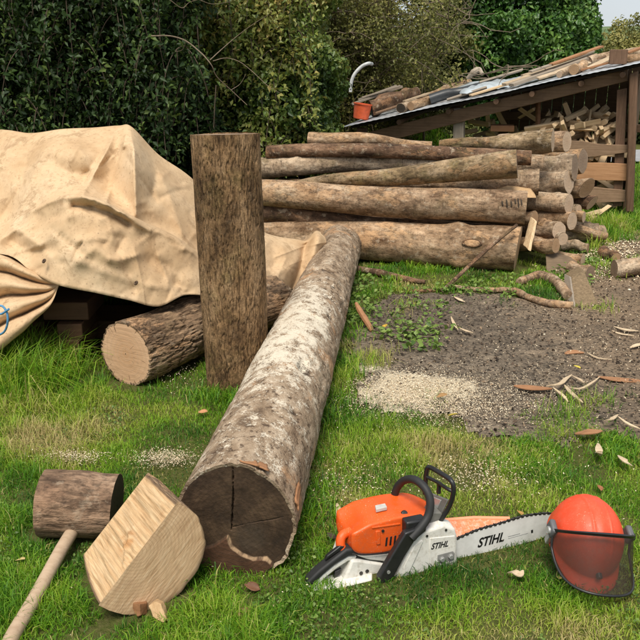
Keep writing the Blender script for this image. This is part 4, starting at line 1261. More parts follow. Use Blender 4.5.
    a, b = sp(477.5, 548, dp - 0.0026), sp(504.0, 541.2, dp - 0.0026)
    h = np.linalg.norm(sp(478, 548.4, dp) - sp(480, 538.6, dp))
    text_mesh("lettering", "STIHL", np.linalg.norm(b - a), h, M_PRINT, bar, (a[0], a[2]), math.atan2(b[2] - a[2], b[0] - a[0]), dp - 0.0027, shear=0.28, bold=0.03)
    for (x0, y0, x1, y1, th_) in ((508, 536.4, 520, 533.2, 0.7), (508, 538.4, 528, 532.9, 0.5)):
        saw_prism([(x0, y0), (x1, y1), (x1, y1 + th_), (x0, y0 + th_)], dp - 0.0026, dp - 0.0029, dp).build("small_print", M_PRINTG, bar, smooth_deg=20)
    saw_prism([(531, 530.2), (533, 529.6), (533, 532.6), (531.2, 533.2)], dp - 0.0026, dp - 0.0030, dp).build("nose_hole", M_PRINT, bar, smooth_deg=20)
    # orange ribbed bar cover on the grass behind the bar (a thing of its own)
    return root
SAW = chainsaw()

def scabbard():
    p0, p1 = G(436, 538, 0.03), G(512, 530, 0.03)
    M, L = axis_frame(p0, p1)
    root = empty("bar_cover", "orange ribbed plastic bar cover lying on the grass behind the chainsaw's bar", "bar cover", M=M)
    # local: z along, y up
    nz = 120
    t = np.linspace(0, 1, nz)
    sec = np.array([(-0.075, -0.03), (-0.075, 0.012), (-0.02, 0.030), (0.045, 0.036), (0.056, 0.030), (0.056, -0.03)])
    k = len(sec)
    Pg = np.zeros((k * 6, nz, 3))
    loop = spline(list(sec) + [sec[0]], 6)[:-1]
    for i, tt in enumerate(t):
        s = 1 - 0.45 * smooth(tt, 0.55, 1.0)
        rib = 0.004 * (0.5 + 0.5 * math.sin(tt * 95))
        Pg[:, i, 0] = loop[:, 0] * s
        Pg[:, i, 1] = loop[:, 1] * (1 - 0.2 * tt) + rib * smooth(loop[:, 1], 0.0, 0.02) * (loop[:, 0] < 0.042) + 0.005 * (vn(v3(loop[:, 0] * 60, tt * 30, 0), 3) - 0.5)
        Pg[:, i, 2] = tt * L
    me = grid_mesh("shell", Pg, closed_u=True)
    N = NT("orange_cover_plastic")
    o = N.obj(); w = N.noise(o, 60, 4, 0.7)
    c = N.mix(N.ramp(w, [(0.45, 0.0), (0.65, 0.85)]), (0.80, 0.23, 0.10), (0.78, 0.46, 0.33))
    link("shell", me, N.done(c, 0.55, 0.4), root)
    rim = MB().tube([(0.052, 0.036 - 0.0, 0.0), (0.050, 0.034, L * 0.55), (0.030, 0.029, L)], 0.008, 10).build("rim", plain("pale_orange_plastic", (0.80, 0.30, 0.16), 0.5, 0.4, var=0.1), root, smooth_deg=80)
scabbard()

# ---------------------------------------------------------------- helmet with visor
def helmet():
    ctr = G(584.5, 538.5, 0.12)
    Rm = Matrix.Rotation(math.radians(9), 4, 'Y') @ Matrix.Rotation(math.radians(24), 4, 'X') @ Matrix.Rotation(math.radians(4), 4, 'Z')
    M = Matrix.Translation(Vector(ctr)) @ Rm
    root = empty("safety_helmet", "orange forestry helmet with lowered dark mesh visor lying in the grass at the saw's tip", "helmet", M=M)
    m = grimed("helmet_shell", (0.80, 0.082, 0.03), 0.38, (0.60, 0.13, 0.07), chips=(0.85, 0.35, 0.25), amt=0.5)
    a_, b_, c_ = 0.120, 0.146, 0.146
    nu, nv = 120, 60
    ph = np.arange(nu) / nu * 2 * math.pi
    th = np.linspace(0.001, 1, nv)
    TH_, PH = np.meshgrid(th, ph, indexing='xy')
    el = TH_ * math.pi * 0.5 * 1.10
    x = a_ * np.sin(el) ** 0.92 * np.cos(PH) * np.where(el > math.pi / 2, 1.0, 1.0)
    y = b_ * np.sin(el) ** 0.92 * np.sin(PH)
    z = c_ * np.cos(el)
    for xr, hh, ww in ((-0.030, 0.0035, 0.004), (0.030, 0.0035, 0.004), (0.0, 0.0025, 0.016)):
        z += hh * np.exp(-((x - xr) / ww) ** 2) * smooth(z, 0.045, 0.085) * (y < 0.12)
    # peak at the front, gutter all round
    k = smooth(TH_, 0.93, 1.0)
    front = smooth(-np.sin(PH), 0.15, 0.9)
    y = y - k * front * 0.040
    x = x * (1 + 0.04 * k)
    y = y * (1 + 0.03 * k)
    z = z - k * front * 0.012
    me = grid_mesh("shell", v3(x, y, z)[::-1], closed_u=True)
    o = link("shell", me, m, root)
    s = o.modifiers.new("thick", 'SOLIDIFY'); s.thickness = 0.003
    # inner harness, dark
    MB().tube([(0, 0, -0.015), (0, 0, 0.03)], [0.112, 0.105], 32).build("inner_band", M_BLACK, root, M=Matrix.Diagonal((1, 1.18, 1, 1)))
    # visor: frame loop and curved mesh panel
    A0 = math.radians(84)
    aa = np.linspace(-A0, A0, 61)
    rx, ry = 0.137, 0.172
    def top(a): return np.array([rx * math.sin(a), -0.128 * math.cos(a) - 0.004, 0.050 + 0.050 * math.cos(a) ** 1.2])
    def bot(a):
        f = abs(a) / A0
        return np.array([rx * 0.99 * np.sign(math.sin(a)) * abs(math.sin(a)) ** 0.8, -(ry + 0.030) * math.cos(a) ** 0.8 + 0.004, -0.075 + 0.07 * f ** 5])
    T_ = np.array([top(a) for a in aa]); B_ = np.array([bot(a) for a in aa])
    hp = np.array([0, -0.006, 0.050]); fa = math.radians(32)             # visor swung part way up on its hinges
    Rv = np.array([[1, 0, 0], [0, math.cos(fa), math.sin(fa)], [0, -math.sin(fa), math.cos(fa)]])
    T_ = (T_ - hp) @ Rv.T + hp; B_ = (B_ - hp) @ Rv.T + hp
    v = np.linspace(0, 1, 24)
    Pg = T_[:, None] * (1 - v[None, :, None]) + B_[:, None] * v[None, :, None]
    N = NT("visor_mesh")
    N.done((0.04, 0.027, 0.02), 0.6, 0.3)
    tr = N.n("ShaderNodeBsdfTransparent"); mx = N.n("ShaderNodeMixShader")
    vv = N.obj()
    wn = N.noise(vv, 14, 5, 0.7)
    N.l(N.ramp(wn, [(0.3, 0.50), (0.7, 0.70)]), mx.inputs[0])
    N.l(tr.outputs[0], mx.inputs[1]); N.l(N.b.outputs[0], mx.inputs[2]); N.l(mx.outputs[0], N.out.inputs[0])
    vis = link("visor", grid_mesh("visor", Pg), N.m, root)
    side_l = [T_[0] * (1 - k_) + B_[0] * k_ for k_ in np.linspace(0, 1, 8)][1:]
    side_r = [B_[-1] * (1 - k_) + T_[-1] * k_ for k_ in np.linspace(0, 1, 8)][1:-1]
    lp = np.array(list(T_[::-1]) + side_l + list(B_[1:]) + side_r)
    fr = MB(); lp2 = np.concatenate([lp, lp[:2]])
    fr.tube(lp2, 0.0046, 8, cap=False)
    fr.build("visor_frame", M_BLACK, vis, smooth_deg=80)
    tb = MB()
    n = len(T_)
    V, Fq = [], []
    for p in T_:
        out = np.array([p[0], p[1], 0]); out /= np.linalg.norm(out)
        V += [p - out * 0.002 + np.array([0, 0, 0.007]), p + out * 0.005 + np.array([0, 0, 0.007]), p + out * 0.005 - np.array([0, 0, 0.007]), p - out * 0.002 - np.array([0, 0, 0.007])]
    for i in range(n - 1):
        for j in range(4):
            Fq.append((i * 4 + j, i * 4 + (j + 1) % 4, i * 4 + 4 + (j + 1) % 4, i * 4 + 4 + j))
    tb.add(V, Fq).build("brow_strip", M_BLACK, vis, smooth_deg=50)
    for s in (-1, 1):
        hm = MB()
        hm.box((s * 0.134, -0.006, 0.052), (0.022, 0.052, 0.044))
        ho = hm.build("visor_hinge", plain("hinge_grey", (0.11, 0.11, 0.115), 0.5, 0.5), root, bevel=0.008, seg=3)
        MB().tube([(s * 0.13, -0.012, 0.05), (s * 0.152, -0.012, 0.05)], [0.014, 0.013], 16).build("hinge_knob", M_METAL if s < 0 else M_BLACK, ho, bevel=0.001)
        MB().box((s * 0.130, -0.01, 0.01), (0.014, 0.022, 0.06)).build("ear_bracket", M_METAL, root, bevel=0.003)
    k0 = np.array([0, -0.157, 0.025])
    MB().tube([(0.004, -0.13, 0.02), (0.004, -0.158, 0.016)], 0.010, 14).build("front_stud", M_BLACK, root)
helmet()

# ---------------------------------------------------------------- canvas over the timber stack
def canvas_material():
    N = NT("beige_canvas")
    o = N.obj()
    a = N.noise(o, 2.2, 6, 0.65)
    b = N.noise(o, 9, 6, 0.75)
    c = N.ramp(a, [(0.3, (0.42, 0.27, 0.145)), (0.5, (0.56, 0.395, 0.235)), (0.72, (0.63, 0.48, 0.315))])
    c = N.mix(N.ramp(b, [(0.50, 0.0), (0.70, 0.7)]), c, (0.40, 0.265, 0.155))
    f2 = N.noise(o, 40, 5, 0.8)
    c = N.mix(N.ramp(f2, [(0.54, 0.0), (0.66, 0.5)]), c, (0.27, 0.17, 0.095))
    st = N.noise(o, 4.5, 5, 0.8, 0.6)
    c = N.mix(N.ramp(st, [(0.55, 0.0), (0.62, 0.6)]), c, (0.30, 0.19, 0.10))
    sp_ = N.vor(o, 22)
    c = N.mix(N.ramp(sp_, [(0.06, 0.6), (0.1, 0.0)]), c, (0.16, 0.10, 0.06))
    weave = N.noise(o, 260, 2, 0.5)
    N.bump(N.math('ADD', N.math('MULTIPLY', weave, 0.25), N.math('MULTIPLY', b, 0.25)), 0.35, 0.008)
    return N.done(c, 0.8, 0.2)
M_CANVAS = canvas_material()

M_SEAM = plain("seam_thread", (0.30, 0.19, 0.10), 0.9, 0.1)
def canvas():
    root = empty("canvas_cover", "beige canvas thrown in folds over a timber stack", "tarpaulin", loc=P(100, 345, 4.7) * np.array([1, 1, 0]))
    r0 = np.array(root.location)
    cols = [
        [(-178, 250, 5.2), (-180, 262, 5.0), (-182, 280, 4.85), (-184, 300, 4.7), (-185, 306, 4.65), (-186, 316, 4.6), (-188, 325, 4.55)],
        [(-140, 140, 5.3), (-142, 170, 5.05), (-144, 205, 4.85), (-146, 232, 4.7), (-147, 240, 4.6), (-148, 258, 4.5), (-150, 278, 4.45)],
        [(-75, 128, 5.3), (-75, 160, 5.0), (-80, 195, 4.8), (-80, 225, 4.65), (-80, 232, 4.55), (-80, 245, 4.45), (-85, 262, 4.4)],
        [(0, 129.5, 5.15), (-3, 160, 4.9), (-6, 195, 4.72), (-8, 224, 4.6), (-8, 231, 4.5), (-6, 242, 4.38), (0, 254, 4.3)],
        [(31, 133, 5.1), (24, 160, 4.85), (18, 188, 4.66), (28, 209, 4.55), (31, 213, 4.46), (32, 242, 4.28), (32, 272, 4.18)],
        [(62, 129, 5.05), (56, 152, 4.75), (53, 175, 4.62), (61, 195.5, 4.46), (62.5, 198, 4.34), (62, 235, 4.20), (58, 285, 4.1)],
        [(94, 127.5, 5.05), (91, 152, 4.78), (87, 176, 4.66), (93, 197, 4.46), (94, 200, 4.30), (93, 240, 4.16), (96, 293, 4.1)],
        [(119, 125.5, 5.05), (115, 152, 4.82), (110, 184, 4.70), (118, 210.5, 4.50), (122, 213, 4.34), (126, 250, 4.2), (128, 300, 4.14)],
        [(132, 127, 5.02), (135, 158, 4.72), (136, 190, 4.62), (142, 222, 4.60), (146, 224.5, 4.40), (150, 262, 4.24), (158, 306.5, 4.18)],
        [(158, 154, 5.15), (160, 180, 4.85), (163, 208, 4.72), (170, 234, 4.66), (174, 237, 4.48), (178, 268, 4.34), (186, 295, 4.28)],
        [(188, 175, 5.25), (192, 205, 5.0), (196, 230, 4.85), (199, 252, 4.75), (203, 255, 4.6), (208, 275, 4.5), (216, 298, 4.45)],
        [(230, 212, 5.45), (232, 230, 5.25), (236, 248, 5.1), (240, 262, 4.98), (243, 266, 4.88), (246, 282, 4.8), (250, 304, 4.75)],
        [(264, 234, 5.65), (268, 243, 5.45), (268, 256, 5.3), (268, 268, 5.2), (269, 272, 5.12), (268, 285, 5.05), (268, 303, 5.0)],
        [(296, 241, 5.8), (296, 247, 5.68), (295, 256, 5.55), (293, 264, 5.45), (292, 270, 5.40), (290, 279, 5.35), (288, 292, 5.3)],
        [(306, 242, 5.86), (305, 247, 5.8), (304, 254, 5.7), (303, 260, 5.64), (302, 266, 5.58), (301, 274, 5.52), (299, 285, 5.45)],
        [(315, 232.5, 5.92), (317, 235.5, 5.8), (318, 241, 5.74), (316, 249, 5.70), (314, 257, 5.66), (311, 266, 5.6), (308, 279, 5.54)],
        [(321, 233.5, 5.98), (325, 237, 5.95), (326.5, 242, 5.92), (325, 248, 5.9), (321, 256, 5.85), (317, 264, 5.76), (313, 276, 5.66)]]
    ctrl = np.array(cols)                                     # (nc, 7, 3) in px,py,Y
    nc = len(cols)
    fine_v = np.array([spline(list(c), 16) for c in ctrl])     # (nc, nv, 3)
    nv = fine_v.shape[1]
    fine = np.array([spline(list(fine_v[:, j]), 22) for j in range(nv)]).transpose(1, 0, 2)   # (nu, nv, 3)
    nu = fine.shape[0]
    px, py, Yd = fine[..., 0], fine[..., 1], fine[..., 2]
    pp = fine[..., :2]
    def ridge(pts, amp, w, sharp=1.0):
        d = line_dist(pp, pts)
        pts_ = np.array(pts)
        return amp * np.exp(-(d / w) ** sharp)
    dY = np.zeros_like(px)
    for pts, amp, w, sh in [
        ([(130, 128), (134, 150), (135, 185), (136, 215)], 0.10, 7, 1.0),
        ([(117, 128), (108, 148), (95, 172), (83, 194)], 0.09, 6, 1.1),
        ([(126, 135), (120, 160), (113, 182), (107, 200)], 0.07, 4, 1.2),
        ([(122, 150), (116, 172), (110, 190)], -0.07, 5, 1.3),
        ([(104, 150), (92, 165), (84, 180)], -0.05, 7, 1.3),
        ([(48, 146), (62, 138), (80, 150), (90, 168)], 0.05, 8, 1.2),
        ([(52, 160), (66, 172), (86, 178)], -0.05, 8, 1.4),
        ([(44, 152), (33, 175), (22, 205), (12, 228)], 0.035, 4, 1.2),
        ([(28, 160), (18, 190), (6, 215)], -0.04, 8, 1.4),
        ([(150, 150), (156, 172), (152, 195)], -0.05, 7, 1.4),
        ([(150, 152), (168, 190), (182, 232)], 0.03, 6, 1.2),
        ([(31, 212), (46, 204), (62, 198), (80, 197), (96, 200), (124, 214)], 0.05, 6, 1.2),
        ([(94, 199), (120, 212), (150, 228), (176, 240), (192, 252)], 0.04, 5, 1.0),
        ([(74, 206), (92, 207), (112, 214), (128, 223)], -0.085, 4, 1.2),
        ([(96, 207), (122, 216), (150, 231)], 0.03, 3, 1.2),
        ([(0, 240), (17, 229), (32, 240), (50, 256)], 0.05, 7, 1.2),
        ([(12, 242), (30, 252), (48, 250)], -0.06, 9, 1.6),
        ([(56, 238), (64, 222), (80, 210)], 0.03, 9, 1.4),
        ([(76, 262), (96, 248), (118, 262)], 0.035, 9, 1.3),
        ([(52, 256), (76, 260), (110, 274), (150, 286), (186, 290)], 0.018, 3, 1.0),
        ([(140, 240), (150, 256), (178, 272)], -0.03, 9, 1.5),
        ([(150, 262), (170, 280), (186, 292)], -0.04, 8, 1.5),
        ([(282, 243), (286, 258), (272, 290)], 0.03, 5, 1.2),
        ([(272, 244), (274, 262), (268, 285)], -0.03, 6, 1.4),
        ([(306, 243), (300, 268), (292, 290)], -0.05, 5, 1.3)]:
        dY -= ridge(pts, amp, w, sh)
    rc = random.Random(12)
    for k_ in range(90):
        cx_, cy_ = rc.uniform(-60, 320), rc.uniform(140, 300)
        an_ = rc.choice((0.9, 1.2, 2.3, -0.3, 0.25)) + rc.uniform(-0.3, 0.3); ln_ = rc.uniform(14, 60)
        dx_, dy_ = math.cos(an_) * ln_ / 2, math.sin(an_) * ln_ / 2
        dY += ridge([(cx_ - dx_, cy_ - dy_), (cx_ + rc.uniform(-3, 3), cy_ + rc.uniform(-3, 3)), (cx_ + dx_, cy_ + dy_)], rc.uniform(0.006, 0.024) * rc.choice((1, -1)), rc.uniform(1.6, 5.0), 1.0)
    dY += 0.020 * (fbm(v3(px * 0.05, py * 0.05, 0), 41, 4) - 0.5) + 0.004 * (fbm(v3(px * 0.22, py * 0.16, 3), 43, 3) - 0.5)
    wr = fbm(v3((px + py * 0.7) * 0.07, (py - px * 0.7) * 0.018, 3), 47, 3)
    dY += 0.006 * (np.abs(wr - 0.5) * 2 - 0.3)
    Yd = Yd + dY * smooth(np.arange(nv), -1, 14)[None]
    o_ = np.array([0, 0, CAM_H])
    u = (px - 320) / FPX; v = (py - 320) / FPX
    d = np.stack([u, cT - v * sT, -(sT + v * cT)], -1)
    W = o_ + d * (Yd / d[..., 1])[..., None]
    # back: falls to the ground behind; hem: turned under a little
    back = []
    for k in (1.0, 0.66, 0.33, 0.12):
        b = W[:, 0].copy()
        b[:, 1] += 0.75 * k ** 0.8
        b[:, 2] = np.maximum(b[:, 2] * (1 - k ** 1.5), 0.0)
        back.append(b)
    hem = []
    for dy, dz in ((0.018, -0.004), (0.05, 0.012), (0.09, 0.03)):
        h = W[:, -1].copy(); h[:, 1] += dy; h[:, 2] += dz
        hem.append(h)
    full = np.concatenate([np.stack(back, 1), W, np.stack(hem, 1)], 1) - r0
    me = grid_mesh("main_sheet", full[:, ::-1])
    o = link("main_sheet", me, M_CANVAS, root)
    s = o.modifiers.new("thick", 'SOLIDIFY'); s.thickness = 0.004; s.offset = -1
    # hanging gathered corner at the left
    upper = spline([(60, 284, 4.17), (44, 276, 4.2), (22, 264, 4.26), (0, 252, 4.34), (-40, 244, 4.4), (-95, 244, 4.45), (-165, 268, 4.5)], 12)
    lower = spline([(59, 286, 4.16), (50, 305, 4.12), (32, 322, 4.05), (17, 336, 3.98), (-20, 360, 3.9), (-95, 372, 3.9), (-165, 372, 4.0)], 12)
    nvv = len(upper); nuu = 90
    U = np.linspace(0, 1, nuu)[:, None]; V = np.linspace(0, 1, nvv)[None]
    Pm = upper[None] * (1 - U[..., None]) + lower[None] * U[..., None]
    ph = U * 3.6 + 0.25 * V + 0.35 * (fbm(v3(U * 3, V * 3, 0), 3, 3) - 0.5)
    fold = np.abs(np.sin(ph * math.pi)) ** 0.8
    env = smooth(V, 0.0, 0.35)
    Yd = Pm[..., 2] - 0.14 * env * (fold - 0.5) + 0.03 * (fbm(v3(U * 8, V * 5, 0), 5, 3) - 0.5) * env
    u = (Pm[..., 0] - 320) / FPX; v = (Pm[..., 1] - 320) / FPX
    d = np.stack([u, cT - v * sT, -(sT + v * cT)], -1)
    W2 = o_ + d * (Yd / d[..., 1])[..., None]
    W2[..., 2] = np.maximum(W2[..., 2], 0.005)
    me = grid_mesh("gathered_corner", W2 - r0)
    o = link("gathered_corner", me, M_CANVAS, root)
    s = o.modifiers.new("thick", 'SOLIDIFY'); s.thickness = 0.004
    # eyelets along the hem
    for ex, ey, eY in ((44, 261, 4.125), (136, 283, 4.115)):
        c = P(ex, ey, eY) - r0
        a = np.linspace(0, 2 * math.pi, 17)
        ring = np.stack([c[0] + 0.0065 * np.cos(a), c[1] + 0.004 * np.sin(a), c[2] + 0.006 * np.sin(a) + 0.004 * np.cos(a)], -1)
        MB().tube(np.concatenate([ring, ring[1:2]]), 0.005, 8, cap=False).build("eyelet", plain("dull_brass", (0.10, 0.06, 0.035), 0.5, 0.5, 0.5) if "dull_brass" not in bpy.data.materials else bpy.data.materials["dull_brass"], root)
    # blue cord tied round the gathered corner
    pts = spline([P(-6, 307, 3.80), P(2, 306, 3.77), P(7, 313, 3.76), P(7.5, 323, 3.76), P(4, 332, 3.78), P(-4, 336, 3.82)], 6)
    pts2 = spline([P(-6, 312, 3.80), P(1, 314, 3.77), P(6, 311, 3.755), P(9, 309, 3.75)], 5)
    b = pts[0].copy()
    co = MB().tube(pts - b, 0.0055, 8).tube(pts2 - b, 0.0055, 8).build("blue_cord", plain("blue_rope", (0.10, 0.27, 0.46), 0.7, 0.2, var=0.3, scale=80), None, smooth_deg=80)
    co.location = b
    tag(co, "blue cord tied round the gathered corner of the canvas at the left edge", "rope")
canvas()

def box_thing(name, label, cat, c, size, m, rz=0.0, rx=0.0, ry=0.0, group=None, bevel=0.006):
    mb = MB().box((0, 0, size[2] / 2), size)
    o = mb.build(name, m, bevel=bevel)
    o.location = c
    o.rotation_euler = (rx, ry, rz)
    return tag(o, label, cat, group)

TB = "sawn timbers stacked under the canvas"
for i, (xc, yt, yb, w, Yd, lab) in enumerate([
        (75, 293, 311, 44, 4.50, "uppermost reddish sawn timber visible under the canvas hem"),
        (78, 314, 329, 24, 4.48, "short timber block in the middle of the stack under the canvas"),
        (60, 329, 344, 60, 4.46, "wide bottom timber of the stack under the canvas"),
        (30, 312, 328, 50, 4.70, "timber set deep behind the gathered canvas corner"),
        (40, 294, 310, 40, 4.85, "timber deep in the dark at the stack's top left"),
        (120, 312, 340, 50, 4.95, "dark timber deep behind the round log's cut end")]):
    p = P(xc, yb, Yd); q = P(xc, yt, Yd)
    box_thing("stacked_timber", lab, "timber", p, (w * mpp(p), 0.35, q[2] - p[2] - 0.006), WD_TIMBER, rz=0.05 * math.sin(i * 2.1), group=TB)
CAPS.append((P(-60, 340, 4.6)[:2], P(110, 340, 4.8)[:2], 0.28))

# ---------------------------------------------------------------- wood shed
SL, SR = P(352, 125, 10.0), P(645, 125, 8.75)
_su = (SR - SL); _su[2] = 0; SLEN = np.linalg.norm(_su); _su /= SLEN
_sn = np.array([-_su[1], _su[0], 0.0])
SO = np.array([SL[0], SL[1], 0.0])

def F(px, py, off=0.0):                      # photo pixel on the shed's front plane (or a parallel one) -> shed coordinates
    d = ray(px, py); o = np.array([0, 0, CAM_H])
    k = ((SO + _sn * off - o) @ _sn) / (d @ _sn)
    p = o + d * k - SO
    return np.array([p @ _su, p @ _sn, p[2]])

def FW(px, py, off=0.0):
    q = F(px, py, off)
    return SO + _su * q[0] + _sn * q[1] + np.array([0, 0, q[2]])

def shed_prism(poly, at, d0, d1):
    q = np.array([F(x, y, at) for x, y in poly]); n = len(q)
    return MB().add([(p[0], d0, p[2]) for p in q] + [(p[0], d1, p[2]) for p in q],
                    [tuple(range(n)), tuple(range(2 * n - 1, n - 1, -1))] + [(i, i + n, (i + 1) % n + n, (i + 1) % n) for i in range(n)])

WD_SLAT = wood_mat('slat_brown', (0.22, 0.135, 0.08), (0.38, 0.25, 0.155), axis=0, stain=(0.12, 0.075, 0.045))
WD_SLAT2 = wood_mat('slat_orange', (0.36, 0.18, 0.085), (0.54, 0.30, 0.155), axis=0, stain=(0.22, 0.11, 0.055), stain_amt=0.25)
def shed():
    Ms = basis(_su, _sn, (0, 0, 1), SO)
    root = empty("wood_shed", "low open-fronted firewood shed with a sloping tin roof loaded with timber", "shed", M=Ms)
    # posts
    shed_prism([(629.5, 74), (638.5, 70), (633.5, 212), (625.5, 212)], 0.0, -0.05, 0.05).build("post", WD_BROWNZ, root, bevel=0.02, seg=3)
    shed_prism([(617, 90), (627, 88), (622, 206), (613, 206)], 0.1, 0.09, 0.12).build("post", WD_BROWNZ, root, bevel=0.004)
    shed_prism([(453.5, 108), (464, 108), (463, 200), (453, 200)], 0.12, 0.10, 0.2).build("post", WD_GREY, root, bevel=0.006)
    shed_prism([(357, 128), (366, 128), (366, 200), (357, 200)], 0.12, 0.10, 0.2).build("post", WD_BROWNZ, root, bevel=0.006)
    # front beam
    shed_prism([(350, 137), (400, 124), (500, 99), (600, 75.5), (628, 69), (627.5, 81), (590, 90), (500, 112), (400, 138), (356, 150)], 0.1, 0.06, 0.10).build("beam", WD_BROWN, root, bevel=0.006)
    # roof sheets, corrugated, each its own part
    q0, q1 = F(350, 125.5, -0.06), F(655, 59.5, -0.06)
    k = (q1[2] - q0[2]) / (q1[0] - q0[0])
    ns = 5
    xs = np.linspace(q0[0] - 0.05, q1[0], ns + 1)
    mt = plain("roof_tin", (0.50, 0.53, 0.56), 0.42, 0.5, 0.35, var=0.22, scale=3, bump=0.05, dirt=(0.30, 0.27, 0.24))
    rgn = random.Random(2)
    for i in range(ns):
        n = 64
        xx = np.linspace(xs[i] - 0.03, xs[i + 1] + 0.03, n)
        yy = np.linspace(-0.10 - rgn.random() * 0.05, 2.3, 24)
        X, Y = np.meshgrid(xx, yy, indexing='ij')
        Z = q0[2] + (X - q0[0]) * k + Y * 0.07 + 0.0016 * np.sin(X / 0.076 * 2 * math.pi) + 0.004 * (i % 2) + 0.012 * (fbm(v3(X * 3, Y * 3, i), 5, 2) - 0.5) * (Y < 0.3) + 0.012
        o = link("roof_sheet", grid_mesh("roof_sheet", v3(X, Y, Z)), mt, root)
        s = o.modifiers.new("thick", 'SOLIDIFY'); s.thickness = 0.003
    # fascia: dark board just under the sheet edge, rafters with their cut ends
    fz = lambda x: q0[2] + (x - q0[0]) * k
    mb = MB()
    a, b = q0[0], q1[0] - 0.02
    mb.add([(a, -0.02, fz(a) - 0.012), (b, -0.02, fz(b) - 0.012), (b, 2.2, fz(b) + 0.14), (a, 2.2, fz(a) + 0.14),
            (a, -0.02, fz(a) - 0.040), (b, -0.02, fz(b) - 0.040), (b, 2.2, fz(b) + 0.11), (a, 2.2, fz(a) + 0.11)],
           [(0, 1, 2, 3), (7, 6, 5, 4), (0, 4, 5, 1), (1, 5, 6, 2), (2, 6, 7, 3), (3, 7, 4, 0)]).build("roof_boarding", plain("dark_boarding", (0.035, 0.028, 0.024), 0.9, 0.1), root)
    for px in (401, 450, 497, 532, 580, 620):
        x = F(px, 100, 0.0)[0]
        mb = MB().tube([(x, -0.06, fz(x) - 0.085), (x, 2.1, fz(x) + 0.06)], 0.03, 12)
        ro = mb.build("rafter", WD_BROWNZ, root, smooth_deg=60)
    # slats across the right bay
    for poly in ([(560, 141), (582, 141.5), (600, 145), (627, 145.5), (627, 153), (604, 156), (585, 158), (562, 157)],
                 [(574, 163.5), (600, 163.3), (626.5, 164.5), (626.5, 181.5), (600, 181), (576, 180)],
                 [(580, 186), (604, 189), (625, 191), (625, 202.5), (582, 204)]):
        shed_prism(poly, 0.0, 0.055, 0.08).build("slat", WD_SLAT2 if poly[0][0] == 574 else WD_SLAT, root, bevel=0.003)
    # side and back walls of vertical boards with gaps
    xr = F(632, 150, 0)[0]
    for i in range(9):
        y0 = 0.22 + i * 0.24
        MB().box((xr - 0.02, y0 + 0.09, 0.78), (0.022, 0.19, 1.5)).build("wall_board", WD_BROWN, root, bevel=0.003)
    xl = F(470, 100, 0)[0]
    nb = 13
    for i in range(nb):
        x0 = xl + (xr - xl) * i / nb
        h = fz(x0) - 0.02
        MB().box((x0 + 0.06, 2.05, h / 2), ((xr - xl) / nb * (0.94 if i % 3 else 0.98), 0.02, h)).build("wall_board", WD_BROWN, root, bevel=0.003)
    MB().box(((xl + xr) / 2, 1.95, 0.95), (xr - xl, 0.05, 0.11)).build("rail", WD_BROWN, root, bevel=0.004)
    MB().box(((xl + xr) / 2 + 0.5, 1.0, 0.90), (0.9, 0.05, 0.09)).build("rail", WD_BROWN, root, bevel=0.004)
    return root
SHED = shed()

# firewood heaped inside: split pieces, one object each
def wedge_mesh(i):
    rg = random.Random(100 + i)
    L = rg.uniform(0.26, 0.40); a, b = rg.uniform(0.045, 0.085), rg.uniform(0.03, 0.06)
    tri = [(0, 0), (a, rg.uniform(-0.02, 0.02)), (a * rg.uniform(0.35, 0.7), b)] if i % 3 else [(0, 0), (a, 0.01), (a * 0.9, b), (0.01, b * 0.8)]
    mb = MB(); n = len(tri)
    mb.add([(x - a / 2, y - b / 2, -L / 2) for x, y in tri] + [(x * rg.uniform(.8, 1.1) - a / 2, y * rg.uniform(.8, 1.1) - b / 2, L / 2) for x, y in tri],
           [tuple(range(n)), tuple(range(2 * n - 1, n - 1, -1))] + [(j, j + n, (j + 1) % n + n, (j + 1) % n) for j in range(n)])
    o = mb.build("split_firewood", WD_PALE, bevel=0.004, seg=1)
    return o
protos = [wedge_mesh(i) for i in range(8)]
rg = random.Random(7)
FWG = "split firewood in the shed"
cnt = 0
def put_wood(px, py, off, mat_i, label):
    global cnt
    src = protos[cnt % 8]
    o = src if cnt < 8 else src.copy()
    if cnt >= 8: C.objects.link(o)
    cnt += 1
    o.location = FW(px, py, off)
    o.rotation_euler = (rg.uniform(0, 6.3), rg.uniform(0.35, 2.8), rg.uniform(0, 6.3))
    tag(o, label, "firewood", FWG)
for i in range(150):                          # pale heap on the right bay
    t = rg.random()
    px = 528 + 86 * rg.random()
    top = 108 + 24 * abs((px - 580) / 48) ** 1.6
    py = top + (205 - top) * rg.random() ** 1.3
    put_wood(px, py, rg.uniform(0.16, 0.50) + (0.25 if py < 122 else 0), 0, "pale split piece in the firewood heap behind the shed slats")
for i in range(70):                          # darker pieces deep in the left bay
    px = rg.uniform(468, 560); py = rg.uniform(112, 190)
    put_wood(px, py, rg.uniform(0.6, 1.4), 1, "split piece of firewood in the shade of the shed's middle bay")
for px, py, lab in ((597, 214, "split piece fallen on the ground under the lowest shed slat"), (586, 216, "yellowish split piece on the ground left of the shed's right post")):
    put_wood(px, py, -0.15, 0, lab)
o = MB().tube([(0, 0, 0), (0.05, 0.3, 0.42)], 0.03, 5).build("leaning_plank", WD_RED, smooth_deg=20)
o.location = FW(538, 128, 0.35); tag(o, "short reddish stick leaning upright in the shed's middle bay", "stick")
box_thing("firewood_block", "flat pale block lying at the front of the shed's middle bay", "firewood", FW(502, 131, 0.3), (0.27, 0.2, 0.07), WD_RED, rz=-0.2)

# ---------------------------------------------------------------- things lying on the shed roof
def roof_z(x, y):
    q0, q1 = F(350, 125.5, -0.06), F(655, 59.5, -0.06)
    return q0[2] + (x - q0[0]) * (q1[2] - q0[2]) / (q1[0] - q0[0]) + y * 0.07 + 0.025

